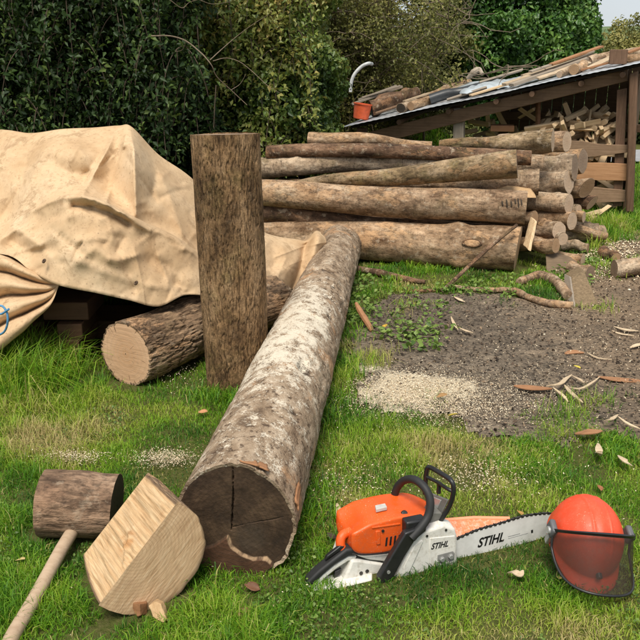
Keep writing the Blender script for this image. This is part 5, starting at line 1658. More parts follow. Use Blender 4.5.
def RW(px, off, dz=0.0):                     # point on the roof in the column of a photo pixel
    q = F(px, 100, off)
    return SO + _su * q[0] + _sn * off + np.array([0, 0, roof_z(q[0], off) + dz])

RG = "timber lying on the shed roof"
def rlog(label, a, b, r, bark, e, seed, name="loose_log", **kw):
    return log_obj(name, label, a, b, r, r * 0.95, bark, e, e, seed, group=RG, nz=14, nr=18, **kw)
rlog("pale round log on the roof pointing forward, dark cut end over the tin edge", RW(401, -0.02, 0.05), RW(425, 0.9, 0.06), 0.058, BK_PALE, EN_DARK, 71)
rlog("thinner pale log on the roof crossing behind the forward-pointing one", RW(411, 0.02, 0.045), RW(446, 0.75, 0.05), 0.05, BK_WARM, EN_FRESH, 72)
rlog("pale log on the roof behind the black pipe", RW(430, 0.75, 0.06), RW(468, 1.5, 0.08), 0.065, BK_WARM, EN_PALE, 73)
rlog("dark reddish thick log lying across at the low end of the roof", RW(371, 0.35, 0.10), RW(402, 0.55, 0.12), 0.105, BK_DARK, EN_DARK, 74)
rlog("short dark log with a round end on the roof above the forward-pointing one", RW(398, 0.75, 0.13), RW(416, 1.1, 0.14), 0.075, BK_DARK, EN_DARK, 75)
rlog("short log with round cut end on the roof beside the planks", RW(571, 0.05, 0.05), RW(580, 0.5, 0.06), 0.055, BK_WARM, EN_FRESH, 76)
rlog("slim pale split log on the roof left of the short round one", RW(557, 0.05, 0.03), RW(572, 0.5, 0.05), 0.035, BK_PALE, EN_PALE, 77)
rlog("long grey log lying on the roof behind the standing dark block", RW(585, 0.7, 0.06), RW(612, 1.0, 0.06), 0.06, BK_PALE, EN_GREY, 78)
rlog("grey log on the roof right of the standing dark block", RW(620, 0.7, 0.05), RW(665, 0.9, 0.05), 0.06, BK_PALE, EN_GREY, 79)
rlog("reddish log along the roof's right edge below the grey one", RW(618, 0.25, 0.03), RW(668, 0.3, 0.03), 0.045, BK_WARM, EN_FRESH, 80)

WD_LATH = wood_mat('old_plank', (0.36, 0.26, 0.16), (0.62, 0.49, 0.34), stain=(0.2, 0.14, 0.09), stain_amt=0.6)
def plank(label, a, b, w, th, m, roll=0.0):
    M, L = axis_frame(a, b)
    o = MB().box((0, 0, L / 2), (w, th, L)).build("loose_plank", m, bevel=0.003, M=M @ Matrix.Rotation(roll, 4, 'Z'))
    return tag(o, label, "plank", RG)
plank("longest pale plank on the roof, its far end raised highest", RW(503, 0.15, 0.05), RW(590, 0.9, 0.12), 0.10, 0.03, WD_LATH)
plank("second pale plank on the roof just under the longest one", RW(510, 0.1, 0.03), RW(584, 0.75, 0.10), 0.11, 0.035, WD_GREY)
plank("narrow bright lath lying near the tin edge beside the plastic sheet", RW(470, 0.0, 0.02), RW(512, 0.35, 0.04), 0.06, 0.02, WD_PALE)
plank("grey board on the roof right of the planks", RW(520, 0.35, 0.03), RW(592, 1.0, 0.06), 0.13, 0.025, WD_GREY)
plank("brown board lying flat on the roof before the standing block", RW(575, 0.2, 0.02), RW(606, 0.25, 0.03), 0.10, 0.02, WD_RED)
plank("thin pale pole across the low end of the roof", RW(352, 0.5, 0.2), RW(402, 0.9, 0.26), 0.03, 0.03, WD_GREY)
plank("weathered lath over the dark log at the roof's low end", RW(362, 0.6, 0.25), RW(400, 0.8, 0.28), 0.05, 0.02, WD_GREY)
rp = random.Random(21)
for i_, (x0_, x1_, o0_, o1_, dz_, w_, mt_, lab_) in enumerate([
        (512, 574, 0.25, 0.55, 0.06, 0.09, WD_LATH, "weathered board slanting over the second pale plank"),
        (528, 588, 0.30, 0.85, 0.13, 0.07, WD_GREY, "thin grey lath on top of the plank heap"),
        (536, 586, 0.05, 0.55, 0.05, 0.06, WD_LATH, "short pale lath at the front of the plank heap"),
        (548, 596, 0.45, 0.95, 0.15, 0.08, WD_RED, "reddish board near the raised end of the plank heap"),
        (560, 600, 0.55, 0.80, 0.05, 0.10, WD_BROWN, "dark board low behind the short round roof log"),
        (520, 560, 0.45, 0.75, 0.10, 0.06, WD_LATH, "short pale stick across the middle of the plank heap"),
        (447, 486, 0.10, 0.20, 0.03, 0.05, WD_GREY, "grey lath lying under the front of the plastic sheet"),
        (440, 470, 0.9, 1.1, 0.08, 0.07, WD_LATH, "pale board end sticking out behind the black pipe"),
        (478, 520, 0.6, 0.9, 0.12, 0.06, WD_GREY, "grey stick lying over the right of the plastic sheet"),
        (586, 612, 0.2, 0.5, 0.03, 0.08, WD_LATH, "pale offcut leaning at the foot of the standing dark block"),
        (622, 660, 0.45, 0.6, 0.09, 0.07, WD_RED, "reddish board over the grey log at the roof's right end"),
        (404, 432, 0.35, 0.8, 0.11, 0.05, WD_LATH, "pale stick lying over the two round roof logs"),
        (376, 408, 0.2, 0.3, 0.05, 0.06, WD_BROWN, "brown lath in front of the dark reddish roof log"),
        (358, 396, 0.75, 1.0, 0.24, 0.05, WD_GREY, "bleached stick on top of the heap at the roof's low end")]):
    plank(lab_, RW(x0_, o0_, dz_ - 0.01), RW(x1_, o1_, dz_ + rp.uniform(0, 0.05)), w_, 0.022, mt_, rp.uniform(-0.4, 0.4))
p = RW(613.5, 0.15, 0.0)
box_thing("standing_block", "dark square wooden block standing on the roof near its right end", "block", p, (0.18, 0.14, 0.15), WD_BROWNZ, rz=-0.3)
pts = spline([RW(430, 0.25, 0.06), RW(446, 0.3, 0.075), RW(462, 0.32, 0.06), RW(478, 0.5, 0.06)], 6)
b = pts[0].copy()
o = MB().tube(pts - b, [0.062] * 8 + [0.058] * (len(pts) - 8), 16).build("black_pipe", plain("black_pipe_plastic", (0.03, 0.033, 0.036), 0.4, 0.5), smooth_deg=60)
o.location = b; tag(o, "fat black plastic pipe lying on the roof near the pale logs", "pipe")
# pale plastic sheet bundle
c = RW(483, 0.75, 0.02)
U, V = np.meshgrid(np.linspace(-1, 1, 70), np.linspace(-1, 1, 40), indexing='ij')
hgt = np.sqrt(np.clip(1 - U ** 2, 0, 1)) * np.sqrt(np.clip(1 - V ** 2, 0, 1))
Zc = 0.085 * hgt * (0.6 + 0.8 * fbm(v3(U * 2.5, V * 2.5, 0), 3, 4)) + 0.13 * (U * 0.36) + 0.012 * np.abs(np.sin(U * 9 + V * 5))
me = grid_mesh("plastic_sheet", v3(U * 0.36, V * 0.5 + 0.1 * U, Zc))
o = link("plastic_sheet", me, plain("pale_plastic", (0.42, 0.47, 0.50), 0.3, 0.5, var=0.3, scale=6, bump=0.1)); o.location = c
tag(o, "crumpled pale blue-grey plastic sheet on the roof beside the black pipe", "plastic sheet")
branch("root_piece", "small gnarled grey root sitting on the plastic sheet", "root", [RW(466, 0.8, 0.18), RW(472, 0.8, 0.24), RW(477, 0.85, 0.25), RW(481, 0.8, 0.19)], [0.02, 0.045, 0.02], WD_GREY)
# orange pot lying at the low end, bent white hoop
pt = RW(362, 0.2, 0.10)
M = Matrix.Translation(Vector(pt)) @ Matrix.Rotation(math.radians(8), 4, 'Y')
root = empty("orange_tub", "orange plastic tub lying at the low left end of the shed roof", "tub", M=M)
prof = [(0.0, -0.09), (0.085, -0.09), (0.095, -0.08), (0.108, 0.08), (0.118, 0.085), (0.118, 0.095), (0.104, 0.095), (0.09, -0.07), (0.0, -0.075)]
a = np.arange(32) / 32 * 2 * math.pi
Pg = np.array([[(r_ * math.cos(t_), r_ * math.sin(t_), z_) for r_, z_ in prof] for t_ in a])
me = grid_mesh("tub_wall", Pg, closed_u=True); me.set_sharp_from_angle(angle=math.radians(40))
link("tub_wall", me, plain("orange_tub_plastic", (0.70, 0.12, 0.04), 0.5, 0.4), root)
pts = spline([P(350.5, 92, 10.6), P(351, 84, 10.6), P(354, 75, 10.6), P(361, 67, 10.6), P(368, 63.5, 10.6), P(372, 64, 10.7)], 6)
b = pts[0].copy()
o = MB().tube(pts - b, 0.022, 10).build("white_hoop", plain("white_pipe", (0.62, 0.64, 0.64), 0.4, 0.5), smooth_deg=80)
o.location = b; tag(o, "bent white plastic hoop sticking up behind the orange tub", "hoop")
# ---------------------------------------------------------------- vegetation behind
NR = np.random.default_rng(11)

def unit(v):
    return v / (np.linalg.norm(v, axis=-1, keepdims=True) + 1e-9)

def leaves(name, c, nrm, size, tint, m, parent=None, aspect=0.6, fold=0.18, droop=0.35, kind=None):
    """one small folded leaf at every point, joined into one mesh"""
    n = len(c)
    size = np.broadcast_to(np.asarray(size, float), (n,))[:, None]
    nrm = unit(nrm)
    rnd = NR.normal(size=(n, 3)); rnd[:, 2] -= droop * 2
    t = unit(rnd - nrm * (rnd * nrm).sum(1, keepdims=True))
    b = np.cross(nrm, t)
    base = c - t * size * 0.5
    tip = c + t * size * 0.5 - nrm * size * 0.12
    l = c - t * size * 0.08 - b * size * aspect * 0.5 + nrm * size * fold
    r = c - t * size * 0.08 + b * size * aspect * 0.5 + nrm * size * fold
    V = np.stack([base, l, tip, r], 1).reshape(-1, 3)
    i = np.arange(n)[:, None] * 4
    T = np.concatenate([i + np.array([[0, 2, 1]]), i + np.array([[0, 3, 2]])])
    me = np_mesh(name, V, T, {'tint': np.repeat(tint, 4)})
    o = link(name, me, m, parent)
    if kind: o['kind'] = kind
    return o

LF_IVY = leaf_mat("ivy_leaves_shaded", [(0.0, (0.005, 0.012, 0.004)), (0.45, (0.013, 0.031, 0.008)), (0.8, (0.034, 0.068, 0.014)), (1.0, (0.10, 0.15, 0.03))], rough=0.5, trans=0.2, spec=0.25)  # hedge ivy, its shade put into the leaf colours
LF_IVY2 = leaf_mat("ivy_leaves_sunlit", [(0.0, (0.03, 0.065, 0.012)), (0.4, (0.11, 0.17, 0.03)), (0.75, (0.25, 0.265, 0.06)), (1.0, (0.44, 0.34, 0.11))], rough=0.42, trans=0.25, spec=0.35)  # lit copy of the ivy: sunlight and yellowish tips in the colours
LF_TWIG = leaf_mat("shrub_leaves_olive", [(0.0, (0.075, 0.085, 0.02)), (0.5, (0.20, 0.205, 0.05)), (1.0, (0.40, 0.35, 0.11))], rough=0.5, trans=0.3)
LF_TREE = leaf_mat("tree_leaves_green", [(0.0, (0.018, 0.055, 0.012)), (0.5, (0.055, 0.14, 0.022)), (1.0, (0.16, 0.28, 0.045))], rough=0.42, trans=0.25)
LF_BACK = leaf_mat("hedge_leaves_green", [(0.0, (0.02, 0.04, 0.012)), (0.5, (0.055, 0.10, 0.025)), (1.0, (0.14, 0.20, 0.05))], rough=0.5, trans=0.3)
M_TWIG = plain("twig_bark", (0.20, 0.155, 0.11), 0.85, 0.2, var=0.4, scale=30, bump=0.3)
M_STEM = plain("stem_bark", (0.085, 0.062, 0.045), 0.9, 0.2, var=0.4, scale=20, bump=0.5)

def crown(centers, radii, n, shell=(0.55, 1.0), squash=(1, 1, 1), lump=0.45, sub_=12):
    """points and normals spread through a cluster of uneven blobs"""
    centers = np.array(centers, float); radii = np.array(radii, float)
    if sub_:                                 # small secondary clumps round every main blob
        cs, rs = [centers], [radii * 0.86]
        for c, r in zip(centers, radii):
            d = unit(NR.normal(size=(sub_, 3)) + np.array([0, -0.5, 0.25]))
            cs.append(c + d * r * NR.uniform(0.75, 1.05, (sub_, 1)) * np.array(squash)); rs.append(r * NR.uniform(0.18, 0.40, sub_))
        centers, radii = np.concatenate(cs), np.concatenate(rs)
    w = radii ** 2 / (radii ** 2).sum()
    k = NR.choice(len(centers), n, p=w)
    d = unit(NR.normal(size=(n, 3)))
    rr = radii[k] * (shell[0] + (shell[1] - shell[0]) * NR.random(n) ** 0.5)
    rr = rr * (1 + lump * 2 * (fbm(d * 2.3 + centers[k] * 5, 61, 3) - 0.5))
    p = centers[k] + d * rr[:, None] * np.array(squash)
    nr_ = unit(d + np.array([0, -0.25, 0.45]) + 0.65 * NR.normal(size=(n, 3)))
    return p, nr_

def tint_for(p, lo=0.35, amp=1.3, scale=1.6, jitter=0.18):
    return np.clip(lo + amp * (fbm(p * scale, 71, 3) - 0.5) + jitter * NR.normal(size=len(p)), 0, 1)

def wand(rg, p, d, L, n=6, wob=0.25):
    pts = [np.array(p, float)]
    d = unit(np.array(d, float))
    for i in range(n):
        d = unit(d + wob * np.array([rg.gauss(0, 1), rg.gauss(0, 1), rg.gauss(0, 0.8)]))
        pts.append(pts[-1] + d * L / n)
    return np.array(pts), d

# dark ivy wall on the left, with an added unseen overhang to shade it
def ivy_hedge():
    root = empty("ivy_hedge", "dark ivy-hung hedge rising behind the canvas and the upright trunk", "hedge", loc=(-3.0, 8.2, 0))
    off = np.array(root.location)
    n = 115000
    x = NR.uniform(-6.5, -0.75, n); z = NR.random(n) ** 0.9 * 4.2
    lump = fbm(v3(x * 1.1, z * 1.1, 0), 81, 4)
    y = 8.35 - 1.7 * (lump - 0.35) - 1.25 * smooth(z, 1.9, 3.8) + 0.10 * z
    hole = smooth(fbm(v3(x * 2.6, z * 2.6, 4), 82, 3), 0.40, 0.62)
    y = y + NR.exponential(0.10, n) + 0.55 * hole * NR.random(n)
    p = v3(x, y, z)
    nr_ = unit(np.array([0, -1.0, 0.35]) + 0.85 * NR.normal(size=(n, 3)))
    t = np.clip(0.36 + 0.9 * (fbm(p * 2.0, 71, 3) - 0.5) + 0.15 * NR.normal(size=n), 0, 1)
    t = np.where((NR.random(n) < 0.05), np.clip(t + 0.5, 0, 1), t)
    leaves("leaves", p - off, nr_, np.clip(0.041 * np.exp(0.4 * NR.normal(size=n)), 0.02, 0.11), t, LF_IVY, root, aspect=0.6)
    cs = v3(NR.uniform(-6, -0.9, 130), NR.uniform(7.2, 7.9, 130), NR.uniform(0.2, 3.6, 130))
    cs[:, 1] -= 0.8 * smooth(cs[:, 2], 1.9, 3.6)
    pc, nc_ = crown(cs, NR.uniform(0.16, 0.42, 130), 60000, shell=(0.5, 1.0), squash=(1, 0.7, 0.8), sub_=0)
    tc = np.clip(0.50 + 0.9 * (fbm(pc * 1.4, 75, 3) - 0.5) + 0.15 * NR.normal(size=len(pc)), 0, 1)
    leaves("clump_leaves", pc - off, nc_, NR.uniform(0.03, 0.08, len(pc)), tc, LF_IVY, root, aspect=0.6)
    # deep backing foliage
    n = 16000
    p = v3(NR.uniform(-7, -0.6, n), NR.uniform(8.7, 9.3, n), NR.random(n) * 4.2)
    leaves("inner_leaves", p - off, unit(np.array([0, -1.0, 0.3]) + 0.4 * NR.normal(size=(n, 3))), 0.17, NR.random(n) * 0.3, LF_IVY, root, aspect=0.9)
    rg = random.Random(5)
    for px, y0, y1, Y in ((113, -4, 50, 6.9), (60, 60, 115, 7.0), (148, 62, 125, 7.0), (216, 85, 130, 7.2), (53, 40, 90, 7.0)):
        a, b = P(px, y0, Y), P(px + rg.uniform(-3, 14), y1, Y)
        pts = spline([a, a * 0.6 + b * 0.4 + np.array([rg.uniform(-.03, .03), 0, 0]), b], 6) - off
        MB().tube(pts, 0.005, 5).build("hanging_vine", M_TWIG, root)
    for i in range(5):
        x = -5.5 + i * 1.1
        pts = np.array([(x, 8.9, 0), (x + rg.uniform(-.2, .2), 8.8, 1.6), (x + rg.uniform(-.5, .5), 8.6, 3.4)]) - off
        MB().tube(spline(pts, 5), np.linspace(0.09, 0.04, 11), 8).build("stem", M_STEM, root)
ivy_hedge()

def ivy_tree():
    root = empty("ivy_covered_tree", "rounded ivy-covered tree between the dark hedge and the shed roof, yellowish tips on top", "tree", loc=(-0.45, 8.9, 0))
    off = np.array(root.location)
    MB().tube(spline([(0, 0, 0), (0.05, 0, 1.2), (-0.1, 0, 2.8)], 6), np.linspace(0.16, 0.08, 13), 10).build("trunk", M_STEM, root)
    cs, rs = [], []
    for px, py, Y, r in ((205, 30, 8.6, 0.55), (235, 10, 8.7, 0.6), (270, 5, 8.8, 0.6), (295, 25, 8.9, 0.45), (215, 75, 8.3, 0.5), (250, 60, 8.3, 0.6), (284, 60, 8.4, 0.52), (312, 75, 8.6, 0.34),
                         (230, 120, 8.3, 0.5), (270, 110, 8.2, 0.55), (298, 112, 8.3, 0.45), (324, 124, 8.5, 0.20), (322, 100, 8.7, 0.16), (250, 165, 8.3, 0.5), (290, 160, 8.3, 0.5), (322, 165, 8.5, 0.36), (250, -40, 8.8, 0.7), (288, -35, 9.0, 0.55), (205, -30, 8.7, 0.6)):
        cs.append(P(px, py, Y)); rs.append(r)
    p, nr_ = crown(cs, rs, 120000, shell=(0.5, 1.03), lump=0.35, sub_=16)
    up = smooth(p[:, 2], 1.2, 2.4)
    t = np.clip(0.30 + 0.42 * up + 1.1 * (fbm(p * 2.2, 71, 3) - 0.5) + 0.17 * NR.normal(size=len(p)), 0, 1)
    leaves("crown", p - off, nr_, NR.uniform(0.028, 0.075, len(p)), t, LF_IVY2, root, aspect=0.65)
ivy_tree()

def twig_shrub():
    root = empty("twiggy_shrub", "straggly olive shrub full of bare twigs rising behind the low end of the shed roof", "shrub", loc=(1.0, 12.4, 0))
    off = np.array(root.location)
    rg = random.Random(3)
    mb = MB(); pos = []
    for i in range(26):
        b = np.array([rg.uniform(-0.3, 1.55), 12.4 + rg.uniform(-.5, .6), 0.3])
        pts, d = wand(rg, b, (rg.uniform(-.4, .18), rg.uniform(-.5, .1), 1), rg.uniform(2.2, 3.6), 10, 0.16)
        mb.tube(pts - off, np.linspace(0.022, 0.006, len(pts)), 5)
        for j in range(2, len(pts)):
            for k in range(4):
                q, d2 = wand(rg, pts[j], (rg.gauss(0, 1), rg.gauss(-0.5, .8), rg.uniform(-.3, .9)), rg.uniform(0.35, 1.0), 6, 0.32)
                mb.tube(q - off, np.linspace(0.007, 0.0028, len(q)), 4, cap=False)
                pos.append(q[1:])
    mb.build("twigs", M_TWIG, root)
    pos = np.concatenate(pos)
    pos = pos[pos[:, 0] / pos[:, 1] < 0.165]
    k = NR.integers(0, len(pos), 60000)
    p = pos[k] + NR.normal(size=(60000, 3)) * 0.08
    leaves("crown", p - off, unit(np.array([0, -0.4, 0.7]) + 0.8 * NR.normal(size=p.shape)), NR.uniform(0.025, 0.06, len(p)), tint_for(p, 0.45), LF_TWIG, root)
    cs = [(0.2 + 0.55 * i, 13.4 + 0.2 * math.sin(i * 2), 0.8 + 1.1 * j) for i in range(4) for j in range(3)]
    p, nr_ = crown(cs, [0.65] * len(cs), 26000, shell=(0.3, 1.0))
    leaves("inner_leaves", p - off, nr_, NR.uniform(0.05, 0.10, len(p)), tint_for(p, 0.25), LF_TWIG, root)
twig_shrub()

def leafy_tree(name, label, base, blobs, n, mat_, size, tr, group=None, tl=0.4, lump=0.35, shell=(0.45, 1.0)):
    root = empty(name, label, "tree", loc=base, group=group)
    off = np.array(base, float)
    cs = [b[:3] for b in blobs]; rs = [b[3] for b in blobs]
    top = np.mean(cs, 0)
    rg = random.Random(int(abs(base[0]) * 10) + 1)
    mb = MB().tube(spline([(0, 0, -0.05), (0.04, 0.02, (top[2]) * 0.4), tuple(top - off)], 6), np.linspace(tr, tr * 0.4, 13), 10)
    for c in cs:
        a = np.array([0, 0, top[2] * rg.uniform(0.3, 0.6)])
        mb.tube(spline([a, a * 0.5 + (np.array(c) - off) * 0.5 + np.array([0, 0, 0.08]), np.array(c) - off], 4), np.linspace(tr * 0.4, tr * 0.1, 9), 6)
    mb.build("trunk", M_STEM, root)
    p, nr_ = crown(cs, rs, n, shell=shell, lump=lump)
    leaves("crown", p - off, nr_, NR.uniform(size[0], size[1], n), tint_for(p, tl), mat_, root)
    return root

blobs = [(*P(px, py, Y), r) for px, py, Y, r in ((475, 20, 14.2, 0.8), (505, -10, 14.5, 0.9), (540, 5, 14.5, 0.85), (566, 22, 14.3, 0.6), (520, 45, 13.8, 0.8), (555, 55, 14.0, 0.65), (480, 65, 13.8, 0.7), (575, 0, 14.6, 0.5),
         (500, 85, 14.0, 0.7), (545, 90, 14.2, 0.6), (583, 45, 14.4, 0.32), (586, 20, 14.5, 0.28), (455, 45, 14.2, 0.6), (460, -5, 14.6, 0.7), (530, -50, 14.6, 1.0), (490, -60, 14.6, 1.0), (570, 75, 14.3, 0.45), (578, -30, 14.6, 0.6), (440, -45, 14.6, 0.8))]
leafy_tree("broadleaf_tree", "lush dark green broadleaf tree rising behind the middle of the shed roof", (3.0, 14.4, 0), blobs, 72000, LF_TREE, (0.05, 0.11), 0.16)
blobs = [(*P(px, py, Y), r) for px, py, Y, r in ((612, 48, 22, 0.55), (628, 42, 22, 0.6), (645, 52, 22, 0.6), (605, 60, 21.5, 0.5), (625, 62, 21.5, 0.6), (660, 50, 22, 0.8), (598, 50, 21, 0.4), (655, 75, 21, 0.8), (620, 85, 21, 0.8))]
leafy_tree("small_far_tree", "small olive-brown tree far off under the sky, right of the dark green tree", (8.4, 22, 0), blobs, 14000, LF_TWIG, (0.05, 0.11), 0.10, shell=(0.2, 1.0), lump=0.6, tl=0.6)
blobs = [(*P(px, py, Y), r) for px, py, Y, r in ((640, 110, 17.5, 0.7), (660, 95, 17.6, 0.8), (690, 105, 17.6, 0.9), (640, 135, 17.3, 0.5), (665, 130, 17.3, 0.6), (700, 130, 17.3, 0.7), (625, 122, 17.8, 0.6), (600, 120, 18, 0.7), (720, 95, 18, 1.0))]
leafy_tree("roadside_bush", "green bush across the road, just right of the shed's end post", (7.3, 17.6, 0), blobs, 26000, LF_BACK, (0.05, 0.11), 0.08, tl=0.45)
# field hedge further back closing the view under the trees
blobs = [(x, 24 + 1.2 * math.sin(x * 1.7), 0.7 + 0.3 * math.sin(x * 2.3), 1.1) for x in np.arange(-9, 16, 0.8)]
leafy_tree("field_hedge", "far field hedge running behind the trees and the shed", (2, 24, 0), blobs, 40000, LF_BACK, (0.09, 0.18), 0.10, tl=0.35)

# bare branch arching in front of the hedge
def bare_branch():
    b = P(204, 40, 6.55)
    root = empty("bare_branch", "thin bare forked branch arching out in front of the ivy above the upright trunk", "branch", loc=b)
    mb = MB()
    for pl, r in (([(151, 36), (170, 36), (186, 41), (200, 52), (206, 58), (212, 66), (217, 77), (231, 90), (247, 105)], 0.011), ([(210, 60), (222, 49), (236, 37), (252, 25), (268, 15)], 0.007),
                  ([(213, 61), (226, 58), (240, 62), (254, 73), (268, 86), (280, 93)], 0.006), ([(158, 36), (163, 46), (166, 56)], 0.005), ([(186, 41), (182, 50), (172, 52)], 0.004),
                  ([(170, 0), (182, 8), (190, 2), (205, -2)], 0.006), ([(231, 90), (240, 84), (246, 74)], 0.004), ([(200, 0), (212, 4), (230, 2)], 0.005)):
        q = np.array([P(x, y, 6.55 + 0.1 * math.sin(i)) for i, (x, y) in enumerate(pl)])
        s = spline(list(q), 4) - b
        mb.tube(s, np.linspace(r * 0.6, r * 0.25, len(s)), 6)
    mb.build("twigs", M_TWIG, root)
bare_branch()

# leafy sprays that hang out of the hedge and the ivy tree
def sprays(name, label, n, where, mat_, tl, seed, parent_loc):
    rg = random.Random(seed)
    root = empty(name, label, "foliage", loc=parent_loc)
    off = np.array(root.location)
    mb = MB(); P_, N_, T_ = [], [], []
    for i in range(n):
        px, py, Y = where(rg)
        a = P(px, py, Y)
        L = rg.uniform(0.25, 0.75); d = unit(np.array([rg.gauss(0, .5), -0.9, rg.uniform(0.0, 0.6)]))
        m = 12; pts = [a]
        for j in range(m):
            d = unit(d + np.array([0, 0.04, -0.20])); pts.append(pts[-1] + d * L / m)
        pts = np.array(pts)
        mb.tube(pts - off, np.linspace(0.006, 0.002, m + 1), 4, cap=False)
        k = int(70 * L) + 14
        q = pts[NR.integers(1, m + 1, k)] + NR.normal(size=(k, 3)) * np.array([0.045, 0.045, 0.03])
        P_.append(q); N_.append(unit(np.array([0, -0.45, 0.8]) + 0.55 * NR.normal(size=(k, 3))))
        T_.append(np.clip(tl + rg.gauss(0, 0.14) + 0.13 * NR.normal(size=k), 0, 1))
    mb.build("twigs", M_STEM, root)
    q = np.concatenate(P_)
    leaves("spray_leaves", q - off, np.concatenate(N_), NR.uniform(0.03, 0.075, len(q)), np.concatenate(T_), mat_, root, aspect=0.55, droop=0.6)
sprays("hanging_foliage", "drooping leafy sprays hanging out of the dark hedge on the left", 300, lambda r: (r.uniform(-30, 200), r.uniform(-40, 110) if r.random() < 0.8 else r.uniform(100, 140), r.uniform(6.9, 7.5)), LF_IVY, 0.66, 4, (-2.0, 7.6, 1.0))
sprays("hanging_foliage", "yellow-green leafy sprays bulging from the rounded ivy-covered tree", 150, lambda r: (r.uniform(195, 312), r.uniform(-30, 140), r.uniform(7.75, 8.25)), LF_IVY2, 0.60, 6, (-0.5, 8.2, 1.0))

# sunlit grass bank seen through the low open end of the shed
xx = np.linspace(-0.5, 2.3, 40); yy = np.linspace(11.8, 14.2, 24)
X, Y = np.meshgrid(xx, yy, indexing='ij')
Z = 1.02 * np.exp(-((Y - 13.0) / 0.55) ** 2) * np.exp(-((X - 1.0) / 1.1) ** 4) - 0.02
tag(link("grass_bank", grid_mesh("grass_bank", v3(X, Y, Z)), M_SOIL), kind='structure')

# ---------------------------------------------------------------- grass
GR_MAT = leaf_mat("grass_blades", [(0.0, (0.026, 0.092, 0.008)), (0.3, (0.085, 0.230, 0.012)), (0.55, (0.205, 0.370, 0.020)), (0.78, (0.35, 0.44, 0.05)), (1.0, (0.50, 0.41, 0.18))], rough=0.5, trans=0.35, spec=0.3)

def in_caps(x, y, grow=0.0):
    p = np.stack([x, y], -1)
    m = np.zeros(len(x), bool)
    for a, b, r in CAPS:
        d, _ = seg_dist(p, a, b)
        m |= d < r + grow
    return m

def blades(name, x, y, z, length, width, lean, tint, m=GR_MAT, label=None):
    n = len(x)
    az = NR.uniform(0, 2 * math.pi, n)
    wa = az + math.pi / 2 + NR.normal(size=n) * 0.5
    dx, dy = np.cos(az) * lean, np.sin(az) * lean
    wx, wy = np.cos(wa) * width * 0.5, np.sin(wa) * width * 0.5
    b = v3(x, y, z - 0.008)
    mid = b + v3(dx * length * 0.35, dy * length * 0.35, length * 0.62)
    tipz = length * np.clip(1.0 - 0.45 * lean ** 2, 0.15, 1)
    tip = b + v3(dx * length * 0.95, dy * length * 0.95, tipz)
    w = v3(wx, wy, 0 * wx)
    V = np.stack([b - w, b + w, mid - w * 0.8, mid + w * 0.8, tip], 1).reshape(-1, 3)
    i = np.arange(n)[:, None] * 5
    T = np.concatenate([i + np.array([[0, 1, 3]]), i + np.array([[0, 3, 2]]), i + np.array([[2, 3, 4]])])
    o = link(name, np_mesh(name, V, T, {'tint': np.repeat(np.clip(tint, 0, 1), 5)}), m)
    return tag(o, label, None, None, 'stuff')

DRYPX = [((478, 478), 0.35), ((330, 487), 0.22), ((20, 410), 0.20), ((168, 466), 0.18), ((75, 462), 0.10), ((500, 455), 0.28), ((370, 470), 0.2), ((60, 440), 0.18)]
DRY = [(G(*a)[:2], r) for a, r in DRYPX]
CAPS.append((S0[:2] + _u[:2] * 0.16 + _n[:2] * 0.10, S1[:2] + _n[:2] * 0.10, 0.085))
CAPS.append((S0[:2] + _u[:2] * 0.1 + _n[:2] * 0.02, S1[:2] + _n[:2] * 0.03 - _u[:2] * 0.02, 0.025))
CAPS.append((G(584, 552)[:2], G(584, 553)[:2], 0.115))

def lawn():
    n = 2500000
    x = NR.uniform(-3.8, 5.4, n); y = 1.75 + 9.6 * NR.random(n)
    keep = (np.abs(x) < 0.43 * y + 0.25) | ((np.abs(x) < 0.43 * y + 1.5) & (NR.random(n) < 0.35))
    keep &= ~((y > 7.1) & (x < 1.4))
    keep &= NR.random(n) < np.clip((2.6 / np.maximum(y, 2.3)) ** 2.1, 0, 1)
    x, y = x[keep], y[keep]
    sd = dirt_sd(x, y)
    p = v3(x, y, 0)
    patch = fbm(p * 5.0, 91, 3)
    coarse = fbm(p * 1.6, 92, 3)
    # thin towards and inside the dirt; stray tufts on it near the edge
    dens = 1 - smooth(sd, -0.16, 0.05)
    tuft = smooth(fbm(p * 3.2, 93, 3), 0.54, 0.64) * (1 - smooth(sd, 0.1, 0.45)) * 0.5
    dens = np.maximum(dens, tuft)
    dens *= 0.72 + 0.5 * smooth(patch, 0.3, 0.6)
    dry = np.zeros(len(x))
    for c, r in DRY:
        dry = np.maximum(dry, np.exp(-((x - c[0]) ** 2 + (y - c[1]) ** 2) / r ** 2))
    dens *= 1 - 0.45 * dry
    keep = (NR.random(len(x)) < dens) & ~in_caps(x, y)
    # nothing grows under the timber stack or in the wood shed
    x, y, patch, coarse, dry, sd = [a[keep] for a in (x, y, patch, coarse, dry, sd)]
    n = len(x)
    fl = fbm(v3(x * 3, y * 3, 5), 95, 3)
    L = (0.022 + 0.046 * smooth(patch, 0.25, 0.75) * (0.4 + 1.2 * smooth(coarse, 0.35, 0.65))) * NR.uniform(0.55, 1.5, n)
    far = smooth(y, 3.0, 8.0)
    L = L * np.where((y > 4.9) & (x > 0.1) & (x < 2.0), 0.55, 1.0)
    L = L * (1 + 0.9 * far) * (1 - 0.35 * dry)
    W = NR.uniform(0.0018, 0.0038, n) * (1 + 1.3 * far)
    lean = np.abs(NR.normal(size=n)) * 0.55 + 0.25
    t = 0.46 + 1.5 * (fl - 0.5) + 1.2 * (coarse - 0.5) + 0.12 * NR.normal(size=n) + 0.30 * dry * NR.random(n)
    straw = NR.random(n) < 0.05 + 0.22 * dry
    t = np.where(straw, NR.uniform(0.8, 1.0, n), t)
    blades("grass", x, y, hz(x, y), L, W, lean, t)
    return n
n_grass = lawn()

